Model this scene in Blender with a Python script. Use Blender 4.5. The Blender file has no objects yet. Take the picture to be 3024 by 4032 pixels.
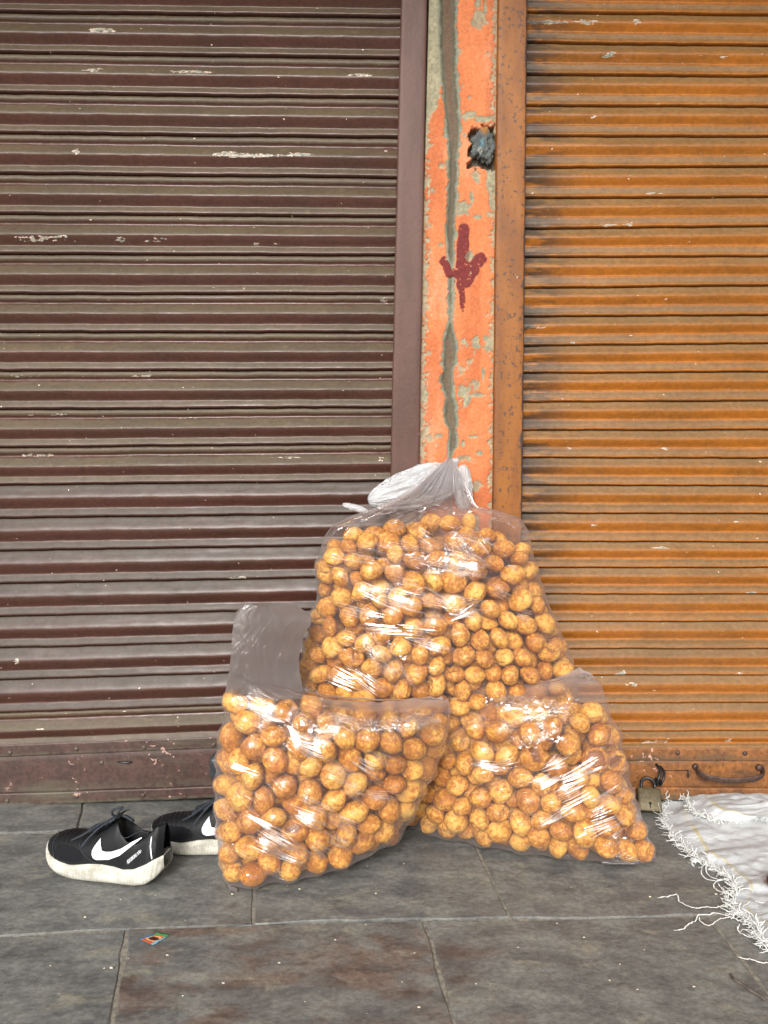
import bpy, bmesh, math, random
import numpy as np
from mathutils import Vector, Matrix, kdtree
random.seed(7)
RS = np.random.RandomState(11)
S = bpy.context.scene
COL = S.collection
rad = math.radians

# ------------------------------------------------------------------ camera, world, sun, exposure
F, CX, CY = 2950.0, 1512.0, 2016.0
PITCH = rad(4.0)
CAM = np.array([0.0, -1.95, 0.920])
cam = bpy.data.cameras.new('camera'); camo = bpy.data.objects.new('camera', cam); COL.objects.link(camo)
camo.location = CAM; camo.rotation_euler = (rad(90) - PITCH, 0, 0)
cam.sensor_fit = 'VERTICAL'; cam.sensor_height = 36; cam.lens = 36 * F / 4032
cam.clip_start = 0.05; cam.clip_end = 500
S.camera = camo

SUN_EL, SUN_AZ = 31.0, -12.0       # azimuth measured from the street side (-y) towards +x
W = bpy.data.worlds.new('World'); S.world = W; W.use_nodes = True
wn = W.node_tree; wn.nodes.clear()
wo = wn.nodes.new('ShaderNodeOutputWorld'); wb = wn.nodes.new('ShaderNodeBackground')
ws = wn.nodes.new('ShaderNodeTexSky'); ws.sky_type = 'NISHITA'; ws.sun_disc = False
ws.sun_elevation = rad(SUN_EL); ws.sun_rotation = rad(180 - SUN_AZ)
ws.air_density = 1.0; ws.dust_density = 4.0; ws.ozone_density = 1.0
wh = wn.nodes.new('ShaderNodeHueSaturation'); wh.inputs['Saturation'].default_value = 0.28
wn.links.new(ws.outputs[0], wh.inputs['Color']); wn.links.new(wh.outputs[0], wb.inputs['Color'])
wb.inputs['Strength'].default_value = 0.14
wn.links.new(wb.outputs[0], wo.inputs[0])
sl = bpy.data.lights.new('sun', 'SUN'); sl.energy = 1.5; sl.angle = rad(17); sl.color = (1, .985, .955)
so = bpy.data.objects.new('sun', sl); COL.objects.link(so)
sd = Vector((math.sin(rad(SUN_AZ)) * math.cos(rad(SUN_EL)), -math.cos(rad(SUN_AZ)) * math.cos(rad(SUN_EL)), math.sin(rad(SUN_EL))))
so.rotation_euler = sd.to_track_quat('Z', 'Y').to_euler(); so.location = (0, -6, 8)
S.view_settings.view_transform = 'Standard'; S.view_settings.look = 'None'
S.view_settings.exposure = 0.55; S.view_settings.gamma = 1; S.view_settings.use_curve_mapping = False
S.render.engine = 'CYCLES'
S.cycles.max_bounces = 10; S.cycles.diffuse_bounces = 4; S.cycles.glossy_bounces = 4
S.cycles.transmission_bounces = 8; S.cycles.transparent_max_bounces = 24
S.cycles.caustics_reflective = False; S.cycles.caustics_refractive = False
S.cycles.use_denoising = True

# ------------------------------------------------------------------ survey: photograph points laid out in the place
_c, _s = math.cos(PITCH), math.sin(PITCH)
def ray(px, py):
    a, b = (px - CX) / F, (py - CY) / F
    return np.array([a, _c - b * _s, -_s - b * _c])
def onY(px, py, Y=0.0):
    d = ray(px, py); return CAM + d * (Y - CAM[1]) / d[1]
def onZ(px, py, Z=0.0):
    d = ray(px, py); return CAM + d * (Z - CAM[2]) / d[2]
def proj(P):
    P = np.asarray(P, float); d = P - CAM
    fw = d[..., 1] * _c - d[..., 2] * _s; dn = -d[..., 1] * _s - d[..., 2] * _c
    return CX + F * d[..., 0] / fw, CY + F * dn / fw
D = 1.8228   # photograph pixels per survey-sheet pixel

# ------------------------------------------------------------------ helpers
def tag(o, label=None, cat=None, group=None, kind=None):
    if label: o['label'] = label
    if cat: o['category'] = cat
    if group: o['group'] = group
    if kind: o['kind'] = kind
    return o
def link(name, me, mat=None, parent=None, loc=None):
    o = bpy.data.objects.new(name, me); COL.objects.link(o)
    if mat is not None and me is not None and not me.materials: me.materials.append(mat)
    if parent: o.parent = parent; 
    if loc is not None:
        o.location = loc
    return o
def empty(name, loc=(0, 0, 0)):
    o = bpy.data.objects.new(name, None); COL.objects.link(o); o.location = loc; o.empty_display_size = .1; return o
def part(name, me, mat, parent):
    """mesh data in world coordinates, child of an unrotated parent"""
    o = link(name, me, mat, parent); o.matrix_parent_inverse = Matrix.Translation(-Vector(parent.location)) if parent.parent is None else Matrix.Identity(4)
    return o
def mesh(name, V, Fc, smooth=True):
    me = bpy.data.meshes.new(name); me.from_pydata([tuple(v) for v in V], [], [tuple(f) for f in Fc]); me.update()
    if smooth: me.shade_smooth()
    return me
def grid_mesh(name, G, closed=False, attrs=None, smooth=True, uv=None, flip=False):
    """G: (n, m, 3) array of points; closed wraps m"""
    n, m = G.shape[:2]
    V = G.reshape(-1, 3).astype(np.float32)
    mm = m if closed else m - 1
    i, j = np.meshgrid(np.arange(n - 1), np.arange(mm), indexing='ij')
    j2 = (j + 1) % m
    q = np.stack([i * m + j, i * m + j2, (i + 1) * m + j2, (i + 1) * m + j], -1).reshape(-1, 4)
    if flip: q = q[:, ::-1]
    me = bpy.data.meshes.new(name)
    me.vertices.add(len(V)); me.vertices.foreach_set('co', V.ravel())
    me.loops.add(q.size); me.loops.foreach_set('vertex_index', q.ravel().astype(np.int32))
    me.polygons.add(len(q)); me.polygons.foreach_set('loop_start', np.arange(0, q.size, 4, dtype=np.int32))
    me.polygons.foreach_set('loop_total', np.full(len(q), 4, dtype=np.int32))
    me.update(calc_edges=True)
    if smooth: me.shade_smooth()
    for k, a in (attrs or {}).items():
        a = np.asarray(a, np.float32)
        if a.ndim == 3:
            at = me.attributes.new(k, 'FLOAT_COLOR', 'POINT'); c = np.ones((len(V), 4), np.float32); c[:, :3] = a.reshape(-1, 3)
            at.data.foreach_set('color', c.ravel())
        else:
            at = me.attributes.new(k, 'FLOAT', 'POINT'); at.data.foreach_set('value', a.ravel())
    return me
def tube(pts, r, sides=6, flat=None, cap=True):
    """vertices and faces of a tube along pts; r scalar or list; flat=(ax, k) squeezes along the frame"""
    P = [Vector(p) for p in pts]; n = len(P); V = []; Fc = []
    rr = r if hasattr(r, '__len__') else [r] * n
    up = Vector((0, 0, 1)); prev = None
    for i in range(n):
        t = (P[min(i + 1, n - 1)] - P[max(i - 1, 0)]).normalized()
        if prev is None:
            a = t.cross(up if abs(t.z) < .95 else Vector((0, 1, 0))).normalized()
        else:
            a = (prev - t * prev.dot(t)).normalized()
        prev = a; b = t.cross(a)
        for k in range(sides):
            th = 2 * math.pi * k / sides
            V.append(P[i] + a * math.cos(th) * rr[i] * (flat[0] if flat else 1) + b * math.sin(th) * rr[i] * (flat[1] if flat else 1))
    for i in range(n - 1):
        for k in range(sides):
            k2 = (k + 1) % sides
            Fc.append((i * sides + k, i * sides + k2, (i + 1) * sides + k2, (i + 1) * sides + k))
    if cap:
        Fc.append(tuple(range(sides))[::-1]); Fc.append(tuple((n - 1) * sides + k for k in range(sides)))
    return V, Fc
def join_vf(parts):
    V = []; Fc = []
    for v, f in parts:
        o = len(V); V += list(v); Fc += [tuple(i + o for i in q) for q in f]
    return V, Fc
def box_vf(x0, x1, y0, y1, z0, z1, bev=0.0):
    bm = bmesh.new(); bmesh.ops.create_cube(bm, size=1)
    for v in bm.verts:
        v.co = Vector(((x0 + x1) / 2 + v.co.x * (x1 - x0), (y0 + y1) / 2 + v.co.y * (y1 - y0), (z0 + z1) / 2 + v.co.z * (z1 - z0)))
    if bev: bmesh.ops.bevel(bm, geom=bm.edges[:], offset=bev, segments=3, profile=.5, affect='EDGES')
    V = [v.co.copy() for v in bm.verts]; Fc = [tuple(v.index for v in f.verts) for f in bm.faces]; bm.free()
    return V, Fc
def smooth_path(pts, n):
    P = np.array(pts, float); k = len(P)
    if k < 3: 
        t = np.linspace(0, 1, n)[:, None]; return P[0] * (1 - t) + P[-1] * t
    d = np.r_[0, np.cumsum(np.linalg.norm(np.diff(P, axis=0), axis=1))]
    u = np.linspace(0, d[-1], n)
    out = np.zeros((n, P.shape[1]))
    m = np.gradient(P, d, axis=0)
    for i, x in enumerate(u):
        j = min(np.searchsorted(d, x, side='right') - 1, k - 2); h = d[j + 1] - d[j]; t = (x - d[j]) / h
        out[i] = (2*t**3-3*t*t+1)*P[j] + (t**3-2*t*t+t)*h*m[j] + (-2*t**3+3*t*t)*P[j+1] + (t**3-t*t)*h*m[j+1]
    return out
_NT = {}
def vnoise(x, y, seed=0):
    """smooth value noise, -1..1"""
    if seed not in _NT: _NT[seed] = np.random.RandomState(seed + 100).rand(256, 256) * 2 - 1
    T = _NT[seed]; x = np.asarray(x, float); y = np.asarray(y, float)
    xi = np.floor(x).astype(int); yi = np.floor(y).astype(int); fx = x - xi; fy = y - yi
    fx = fx * fx * (3 - 2 * fx); fy = fy * fy * (3 - 2 * fy)
    a = T[xi % 256, yi % 256]; b = T[(xi + 1) % 256, yi % 256]; c = T[xi % 256, (yi + 1) % 256]; d = T[(xi + 1) % 256, (yi + 1) % 256]
    return (a * (1 - fx) + b * fx) * (1 - fy) + (c * (1 - fx) + d * fx) * fy
def fbm(x, y, seed=0, oct=4):
    s = 0; a = .5
    for k in range(oct):
        s = s + a * vnoise(x * 2 ** k + 13.7 * k, y * 2 ** k + 7.1 * k, seed + k); a *= .5
    return s
def sstep(a, b, x):
    t = np.clip((np.asarray(x, float) - a) / (b - a), 0, 1); return t * t * (3 - 2 * t)
def lin(r, g, b):
    f = lambda c: (c / 255) / 12.92 if c / 255 <= .04045 else ((c / 255 + .055) / 1.055) ** 2.4
    return (f(r), f(g), f(b))

# ------------------------------------------------------------------ node DSL
class NT:
    def __init__(s, name):
        s.m = bpy.data.materials.new(name); s.m.use_nodes = True; s.t = s.m.node_tree; s.t.nodes.clear()
        s.out = s.t.nodes.new('ShaderNodeOutputMaterial')
    def put(s, sock, v):
        if isinstance(v, bpy.types.NodeSocket): s.t.links.new(v, sock)
        elif v is not None:
            if hasattr(sock.default_value, '__len__') and not hasattr(v, '__len__'): v = (v, v, v)
            if hasattr(sock.default_value, '__len__') and len(sock.default_value) == 4 and len(v) == 3: v = (*v, 1)
            sock.default_value = v
    def n(s, typ, ins=None, out=0, **kw):
        nd = s.t.nodes.new('ShaderNode' + typ)
        for k, v in kw.items(): setattr(nd, k, v)
        for k, v in (ins or {}).items(): s.put(nd.inputs[k], v)
        return nd.outputs[out]
    def math(s, op, a, b=0.0, c=None, clamp=False):
        nd = s.t.nodes.new('ShaderNodeMath'); nd.operation = op; nd.use_clamp = clamp
        s.put(nd.inputs[0], a); s.put(nd.inputs[1], b)
        if c is not None: s.put(nd.inputs[2], c)
        return nd.outputs[0]
    def mul(s, a, b): return s.math('MULTIPLY', a, b)
    def add(s, a, b): return s.math('ADD', a, b)
    def sub(s, a, b): return s.math('SUBTRACT', a, b)
    def step(s, x, a, b, lo=0.0, hi=1.0):
        nd = s.t.nodes.new('ShaderNodeMapRange'); nd.interpolation_type = 'SMOOTHSTEP'
        s.put(nd.inputs[0], x); s.put(nd.inputs[1], a); s.put(nd.inputs[2], b); s.put(nd.inputs[3], lo); s.put(nd.inputs[4], hi)
        return nd.outputs[0]
    def mix(s, f, a, b, blend='MIX'):
        nd = s.t.nodes.new('ShaderNodeMix'); nd.data_type = 'RGBA'; nd.blend_type = blend
        s.put(nd.inputs[0], f); s.put(nd.inputs[6], a); s.put(nd.inputs[7], b); return nd.outputs[2]
    def noise(s, vec, scale, detail=4, rough=.55, dist=0.0, out=0):
        return s.n('TexNoise', {'Vector': vec, 'Scale': scale, 'Detail': detail, 'Roughness': rough, 'Distortion': dist}, out)
    def coord(s, scale=(1, 1, 1), which='Object', rot=(0, 0, 0), loc=(0, 0, 0)):
        tc = s.t.nodes.new('ShaderNodeTexCoord')
        return s.n('Mapping', {'Vector': tc.outputs[which], 'Scale': scale, 'Rotation': rot, 'Location': loc})
    def attr(s, name, out='Fac'):
        nd = s.t.nodes.new('ShaderNodeAttribute'); nd.attribute_name = name; return nd.outputs[out]
    def rnd(s):
        return s.t.nodes.new('ShaderNodeObjectInfo').outputs['Random']
    def ramp(s, f, stops):
        nd = s.t.nodes.new('ShaderNodeValToRGB'); s.put(nd.inputs[0], f); e = nd.color_ramp.elements
        while len(e) < len(stops): e.new(.5)
        for k, (p, c) in enumerate(stops):
            e[k].position = p; e[k].color = (*c, 1) if hasattr(c, '__len__') else (c, c, c, 1)
        return nd.outputs[0]
    def bump(s, h, strength=.5, dist=.002, normal=None):
        nd = s.t.nodes.new('ShaderNodeBump'); s.put(nd.inputs['Height'], h); nd.inputs['Strength'].default_value = strength
        nd.inputs['Distance'].default_value = dist
        if normal is not None: s.t.links.new(normal, nd.inputs['Normal'])
        return nd.outputs[0]
    def principled(s, **k):
        nd = s.t.nodes.new('ShaderNodeBsdfPrincipled')
        names = dict(color='Base Color', rough='Roughness', metal='Metallic', normal='Normal', spec='Specular IOR Level', coat='Coat Weight', coatr='Coat Roughness', sheen='Sheen Weight', trans='Transmission Weight', alpha='Alpha', sss='Subsurface Weight')
        for a, v in k.items(): s.put(nd.inputs[names[a]], v)
        s.t.links.new(nd.outputs[0], s.out.inputs[0]); return s.m
def simple(name, col, rough=.5, metal=0.0, nscale=60, namt=.25, bump=.3, spec=.5, bd=.001):
    t = NT(name); c = t.coord(); n = t.noise(c, nscale, 5, .6)
    cc = t.mix(t.step(n, .3, .7), tuple(x * (1 - namt) for x in col), tuple(min(1, x * (1 + namt)) for x in col))
    return t.principled(color=cc, rough=rough, metal=metal, normal=t.bump(n, bump, bd), spec=spec)

# ------------------------------------------------------------------ materials
def mat_shutter(name, paint, paint2, dust, dust2, stops, grime_x=None):
    t = NT(name); c = t.coord(); T = t.attr('prof')
    r = t.rnd(); off = t.mul(r, 37.0)
    cs = t.n('VectorMath', {0: t.coord((1.3, 1, 10)), 1: t.n('CombineXYZ', {'X': off, 'Y': 0.0, 'Z': off})}, operation='ADD')
    base = t.mix(t.noise(c, 9, 4), paint, paint2)
    wob = t.mul(t.sub(t.noise(t.coord((14, 1, 60)), 1.0, 4, .6), .5), .10)
    d = t.ramp(t.add(T, wob), stops)
    nz = t.noise(cs, 2.2, 5, .6)
    d = t.mul(d, t.step(nz, .22, .50, .45, 1))
    dcol = t.mix(t.noise(c, 5, 3), dust, dust2)
    dcol = t.mix(t.step(t.noise(t.coord((1, 1, 1)), 75, 5, .7), .48, .66, 0, .55), dcol, tuple(x * .6 for x in dust))
    col = t.mix(t.mul(d, .93), base, dcol)
    col = t.mix(t.step(t.noise(t.coord((1, 1, 2.2)), 3.0, 6, .65), .40, .64, 0, .35), col, tuple(x * .55 for x in dust2))
    # dull drips and hand marks
    st = t.noise(t.coord((22, 1, 4)), 1.0, 5, .65)
    col = t.mix(t.step(st, .60, .74, 0, .35), col, tuple(x * .45 for x in paint))
    # chipped spots: pale primer with bare grey in the middle, gathered on the crests
    gate = t.attr('crest')
    ch = t.noise(t.coord((9, 1, 42)), 1.0, 6, .68)
    rr = t.noise(t.coord((1.6, 1, 3.3), loc=(3, 0, 5)), 1.0, 2, .5)
    chv = t.mul(t.add(t.mul(ch, .75), t.mul(rr, .25)), t.add(.80, t.mul(gate, .22)))
    extra = t.attr('chip')
    cn = t.noise(t.coord((50, 1, 150)), 1.0, 5, .7)
    chv = t.add(chv, t.mul(extra, t.mul(t.sub(cn, .36), 2.2)))
    m1 = t.step(chv, .655, .668); m2 = t.step(chv, .72, .76, 0, .8)
    pc = t.mix(t.step(t.noise(c, 75, 2), .45, .58), lin(214, 192, 176), lin(158, 160, 146))
    col = t.mix(m1, col, pc); col = t.mix(m2, col, lin(110, 116, 108))
    specks = t.noise(t.coord((70, 1, 110)), 1.0, 2, .5)
    col = t.mix(t.step(specks, .735, .75), col, lin(215, 200, 180))
    if grime_x is not None:
        sx = t.n('SeparateXYZ', {0: c}, 0)
        g = t.step(sx, grime_x + .17, grime_x, 0, 1)
        g = t.mul(g, t.step(t.noise(t.coord((5, 1, 26), loc=(1, 0, 2)), 1.0, 5, .65), .44, .53))
        col = t.mix(t.mul(g, .9), col, lin(62, 52, 44))
    gr_ = t.noise(t.coord((85, 85, 110)), 1.0, 4, .75)
    col = t.mix(1.0, col, t.mix(t.step(gr_, .34, .66), (.86,) * 3, (1.13,) * 3), 'MULTIPLY')
    bl_ = t.noise(t.coord((30, 1, 48)), 1.0, 5, .7)
    col = t.mix(t.step(bl_, .60, .66, 0, .45), col, tuple(x * .5 for x in paint))
    col = t.mix(t.mul(t.step(t.noise(t.coord((34, 1, 55), loc=(7, 0, 3)), 1.0, 5, .7), .58, .66, 0, .4), d), col, tuple(min(1, x * 1.5) for x in dust))
    hb = t.add(t.mul(t.noise(t.coord((20, 60, 60)), 1.0, 4, .6), 1.0), t.mul(m1, -.9))
    hb = t.add(hb, t.mul(t.noise(c, 260, 2), .15))
    rg = t.add(t.mul(d, .34), t.add(.17, t.mul(t.noise(c, 30, 4), .14)))
    return t.principled(color=col, rough=rg, normal=t.bump(hb, .34, .0022), spec=.48)
LS_LONG = [(0.0, .9), (.14, .85), (.17, .05), (.25, .05), (.29, .95), (.49, .95), (.54, .0), (.74, .0), (.80, .9), (.90, .9), (.94, .05), (1, 0)]
LS_SHORT = [(0.0, .95), (.20, .85), (.40, .25), (.46, .0), (.70, .0), (.76, .9), (.90, .8), (.94, .05), (1, 0)]
RS_ST = [(0.0, .9), (.20, .9), (.32, .25), (.40, .0), (.63, .0), (.69, .85), (.87, .8), (.91, .1), (1, 0)]
maroon, maroon2 = lin(84, 53, 44), lin(76, 47, 41)
M_left = mat_shutter('maroon shutter paint', maroon, maroon2, lin(94, 82, 57), lin(74, 60, 45), LS_LONG)
M_left2 = mat_shutter('maroon shutter paint short slat', maroon, maroon2, lin(62, 51, 43), lin(68, 60, 46), LS_SHORT)
M_right = mat_shutter('ochre shutter paint', lin(164, 100, 30), lin(150, 86, 26), lin(108, 90, 60), lin(118, 88, 48), RS_ST, grime_x=.355)

def mat_plate(name, a, b, dirt, chips, rust=0.0):
    t = NT(name); c = t.coord(); n = t.noise(c, 14, 6, .62)
    col = t.mix(t.step(n, .35, .68), a, b)
    col = t.mix(1.0, col, t.mix(t.step(t.noise(c, 80, 4, .75), .34, .66), (.70,) * 3, (1.25,) * 3), 'MULTIPLY')
    col = t.mix(t.step(t.noise(t.coord((3, 1, 22)), 1.0, 5, .6), .50, .70, 0, .75), col, dirt)
    e = t.attr('edge')
    col = t.mix(t.mul(e, t.step(t.noise(c, 40, 4, .65), .36, .56)), col, dirt)
    ch = t.noise(c, 55, 5, .65); g = t.noise(c, 4.5, 2)
    m = t.step(t.add(t.mul(ch, .7), t.mul(g, .3)), .622, .632)
    col = t.mix(m, col, chips)
    if rust: col = t.mix(t.step(t.noise(c, 70, 4, .7), .56, .66, 0, rust), col, lin(70, 42, 30))
    return t.principled(color=col, rough=t.add(.36, t.mul(n, .25)), normal=t.bump(t.add(t.noise(c, 120, 5, .65), t.mul(m, -.5)), .35, .0016), spec=.5)
M_plateL = mat_plate('maroon plate paint', lin(78, 56, 50), lin(66, 48, 42), lin(88, 84, 70), lin(176, 142, 130))
M_plateR = mat_plate('ochre plate paint', lin(138, 88, 44), lin(112, 72, 40), lin(84, 72, 56), lin(206, 158, 140), rust=.75)
def mat_guide(name, a, b, edgec, rustamt):
    t = NT(name); c = t.coord(); n = t.noise(t.coord((5, 5, 1.4)), 4, 6, .6)
    col = t.mix(t.step(n, .35, .66), a, b)
    pits = t.noise(c, 95, 4, .6)
    col = t.mix(t.step(pits, .57, .66, 0, rustamt), col, edgec)
    e = t.attr('edge')
    v = t.add(t.mul(e, 1.0), t.mul(t.sub(t.noise(t.coord((16, 16, 9)), 1.0, 5, .65), .5), 1.5))
    col = t.mix(t.step(v, .52, .62, 0, .95 if rustamt > .3 else .35), col, edgec)
    col = t.mix(t.step(t.noise(t.coord((3, 3, 3)), 12.0, 6, .7), .715, .725), col, lin(205, 180, 160))
    return t.principled(color=col, rough=.5, normal=t.bump(t.add(t.mul(t.noise(c, 140, 4, .6), 1.0), t.noise(c, 45, 3)), .42, .0016), spec=.3)
M_guideL = mat_guide('maroon guide paint', lin(94, 66, 58), lin(82, 58, 50), lin(60, 44, 38), .12)
M_guideR = mat_guide('ochre guide paint', lin(144, 90, 38), lin(122, 74, 34), lin(66, 54, 52), .8)
M_iron = simple('rusty iron', lin(82, 62, 54), .6, .3, 90, .45, .7)
M_dark = simple('dark steel', lin(58, 58, 60), .4, .7, 60, .3, .3)

def mat_attr(name, rough=.8, amp=.12, b=.5, sc=150, bd=.0015, spec=.3):
    t = NT(name); c = t.coord(); n = t.noise(c, sc, 6, .65)
    col = t.mix(t.step(n, .3, .7), t.mix(1.0, t.attr('col', 'Color'), (1 - amp * 1.6,) * 3, 'MULTIPLY'), t.mix(1.0, t.attr('col', 'Color'), (1 + amp,) * 3, 'MULTIPLY'))
    return t.principled(color=col, rough=rough, normal=t.bump(n, b, bd), spec=spec)
M_plaster = mat_attr('painted plaster', .8, .12, .35)
M_cloth = mat_attr('rag cloth', .9, .2, .5, 400)
M_paper = mat_attr('printed card', .35, .06, .1, 300)

def mat_stone(br):
    t = NT('slate paving'); r = t.rnd()
    off = t.n('CombineXYZ', {'X': t.mul(r, 11.0), 'Y': t.mul(r, 23.0), 'Z': 0.0})
    def cc(sc): return t.n('VectorMath', {0: t.coord(sc), 1: off}, operation='ADD')
    c = cc((1, 1, 1)); st = cc((1, 1.9, 1))
    n1 = t.noise(st, 3.4, 8, .66, .2); n2 = t.noise(st, 9, 9, .74, .2); n3 = t.noise(st, 34, 6, .7)
    grey = t.mix(t.step(n2, .36, .66), lin(90, 91, 90), lin(126, 126, 120))
    brown = t.mix(t.step(n2, .40, .60), lin(84, 70, 63), lin(112, 96, 86))
    col = t.mix(t.mul(t.step(n1, .66 - .22 * br, .74 - .16 * br), .25 + .68 * br), grey, brown)
    col = t.mix(t.step(t.noise(st, 8, 9, .75, .3), .54, .66, 0, .7), col, lin(140, 136, 120))
    col = t.mix(t.step(n3, .56, .72, 0, .4), col, lin(44, 40, 40))
    gq = t.noise(cc((80, 110, 80)), 1.0, 4, .75); col = t.mix(1.0, col, t.mix(t.step(gq, .34, .66), (.80,) * 3, (1.22,) * 3), 'MULTIPLY')
    scuff = t.noise(cc((1, 7, 1)), 16, 6, .7)
    col = t.mix(t.step(scuff, .60, .73, 0, .5), col, lin(138, 136, 128))
    col = t.mix(t.step(t.noise(c, 130, 3, .6), .70, .76, 0, .8), col, lin(150, 140, 120))
    h = t.add(t.add(t.mul(n2, .8), t.mul(n3, .35)), t.mul(t.noise(c, 150, 4, .7), .12))
    rg = t.add(.34, t.mul(t.step(n2, .3, .7), .26))
    return t.principled(color=col, rough=rg, normal=t.bump(h, .55, .004), spec=.45)
M_stone = mat_stone(.15); M_stoneB = mat_stone(.95); M_stoneC = mat_stone(.6)
M_mortar = simple('dusty mortar', lin(132, 126, 114), .9, 0, 120, .35, .8)

def mat_puri():
    t = NT('fried puri crust')
    r = t.math('FRACT', t.add(t.rnd(), t.attr('rnd')))
    off = t.n('CombineXYZ', {'X': t.mul(r, 9.0), 'Y': t.mul(r, 17.0), 'Z': t.mul(r, 5.0)})
    c = t.n('VectorMath', {0: t.coord(), 1: off}, operation='ADD')
    n = t.noise(c, 120, 5, .62, .6); big = t.noise(c, 36, 3, .5)
    v = t.add(t.add(t.mul(t.add(t.mul(t.sub(n, .5), 1.5), .5), .70), t.mul(big, .52)), t.mul(t.sub(r, .5), .20))
    col = t.ramp(v, [(.42, (.80, .47, .105)), (.53, (.74, .375, .060)), (.62, (.55, .22, .027)), (.84, (.34, .105, .012))])
    col = t.mix(t.step(t.noise(c, 230, 3, .6), .62, .72, 0, .55), col, (.20, .058, .012))
    col = t.mix(t.step(t.attr('inside'), .3, .8), col, (.26, .10, .03))
    return t.principled(color=col, rough=.58, normal=t.bump(t.add(n, t.mul(t.noise(c, 260, 4, .6), .35)), .5, .0024), spec=.28)
M_puri = mat_puri()

def mat_film(name, ang, milky=.06, streak=1.0, seed=0.0, crumple=.0, gl=1.0, blur=.05, wc=(.78, .72, .74)):
    t = NT(name); tc = t.n('Attribute', {}, 'Vector', attribute_name='fuv')
    head = t.attr('head')
    warp = t.noise(t.n('Mapping', {'Vector': tc, 'Scale': (5, 5, 1), 'Location': (seed, seed, 0)}), 1.0, 2, .5, 0, 1)
    wv = t.n('VectorMath', {0: t.n('VectorMath', {0: warp, 1: (.5, .5, .5)}, operation='SUBTRACT'), 1: (.035, .035, 0)}, operation='MULTIPLY')
    uv = t.n('VectorMath', {0: tc, 1: wv}, operation='ADD')
    def strk(a, sx, sy, sd):
        v = t.n('Mapping', {'Vector': t.n('VectorRotate', {'Vector': uv, 'Angle': rad(a)}, rotation_type='Z_AXIS'), 'Scale': (sx, sy, 1), 'Location': (seed + sd, sd, 0)})
        n = t.noise(v, 1.0, 2, .5)
        return t.math('ABSOLUTE', t.sub(n, .5))
    gate = t.step(t.noise(t.n('Mapping', {'Vector': t.n('VectorRotate', {'Vector': uv, 'Angle': rad(-ang)}, rotation_type='Z_AXIS'), 'Scale': (6, 15, 1), 'Location': (seed, 2, 0)}), 1.0, 2, .5), .50, .60)
    gate2 = t.step(t.noise(t.n('Mapping', {'Vector': uv, 'Scale': (4, 7, 1), 'Location': (seed + 8, 5, 0)}), 1.0, 2, .5), .52, .62)
    rg = lambda a, sx, sy, sd, w: t.step(strk(a, sx, sy, sd), w, 0.0)
    s1 = t.mul(t.mul(rg(-ang, 3.5, 75, 1, .06), gate), .0024 * streak)
    s2 = t.mul(t.mul(rg(-ang + 9, 4, 85, 7, .06), gate2), .0022 * streak)
    fine = t.noise(t.n('Mapping', {'Vector': uv, 'Scale': (1, 1, 1)}), 40, 4, .6, 1.2)
    crn = t.noise(t.n('Mapping', {'Vector': t.n('VectorRotate', {'Vector': uv, 'Angle': rad(50)}, rotation_type='Z_AXIS'), 'Scale': (45, 110, 1)}), 1.0, 4, .6, 1.0)
    crz = t.add(t.attr('crump'), crumple * 2.5)
    h = t.add(t.add(s1, s2), t.add(t.mul(fine, .0010), t.mul(crn, t.mul(crz, .0048))))
    nb = t.bump(h, 1.0, 1.0)
    bf = t.n('NewGeometry', {}, 'Backfacing')
    fr = t.n('Fresnel', {'IOR': t.add(1.5, t.mul(bf, 1 / 1.5 - 1.5)), 'Normal': nb})
    fr = t.math('MINIMUM', fr, .5)
    lw = t.n('LayerWeight', {'Blend': .5}, 1)
    fac = t.math('MINIMUM', t.mul(fr, t.mul(t.add(1.05, t.mul(t.attr('crump'), 2.5)), gl)), .8)
    glo = t.n('BsdfGlossy', {'Color': (1, 1, 1), 'Roughness': .055, 'Normal': nb})
    tr = t.n('BsdfTransparent', {'Color': (.985, .975, .97)})
    rf = t.n('BsdfRefraction', {'Color': (1, .99, .98), 'Roughness': .58, 'IOR': t.add(1.32, t.mul(t.n('NewGeometry', {}, 'Backfacing'), 1 / 1.32 - 1.32))}) if False else t.n('BsdfRefraction', {'Color': (1, .99, .98), 'Roughness': .58, 'IOR': 1.30})
    b = t.n('MixShader', {0: t.math('MINIMUM', t.add(blur, t.mul(head, .45)), .9), 1: tr, 2: rf})
    dif = t.n('MixShader', {0: .4, 1: t.n('BsdfDiffuse', {'Color': wc}), 2: t.n('BsdfTranslucent', {'Color': wc})})
    hz = t.add(t.add(milky, t.mul(head, .26)), t.mul(t.math('POWER', lw, 2.2), .36))
    b = t.n('MixShader', {0: t.math('MINIMUM', hz, .9), 1: b, 2: dif})
    b = t.n('MixShader', {0: fac, 1: b, 2: glo})
    t.t.links.new(b, t.out.inputs[0]); return t.m
M_filmL = mat_film('clear film of lower left bag', -28, .05, 1.0, 1.3)
M_filmR = mat_film('clear film of lower right bag', 24, .05, 1.0, 5.1)
M_filmU = mat_film('clear film of upper bag', -16, .05, .9, 9.7)
M_filmK = mat_film('bunched white film', 20, .40, 1.0, 3.3, crumple=.45, gl=2.0, blur=.3, wc=(.92, .93, .95))
M_filmF = mat_film('loose film flap', 60, .03, .4, 7.3, crumple=.003, blur=.62, gl=.7, wc=(.42, .38, .39))

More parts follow.
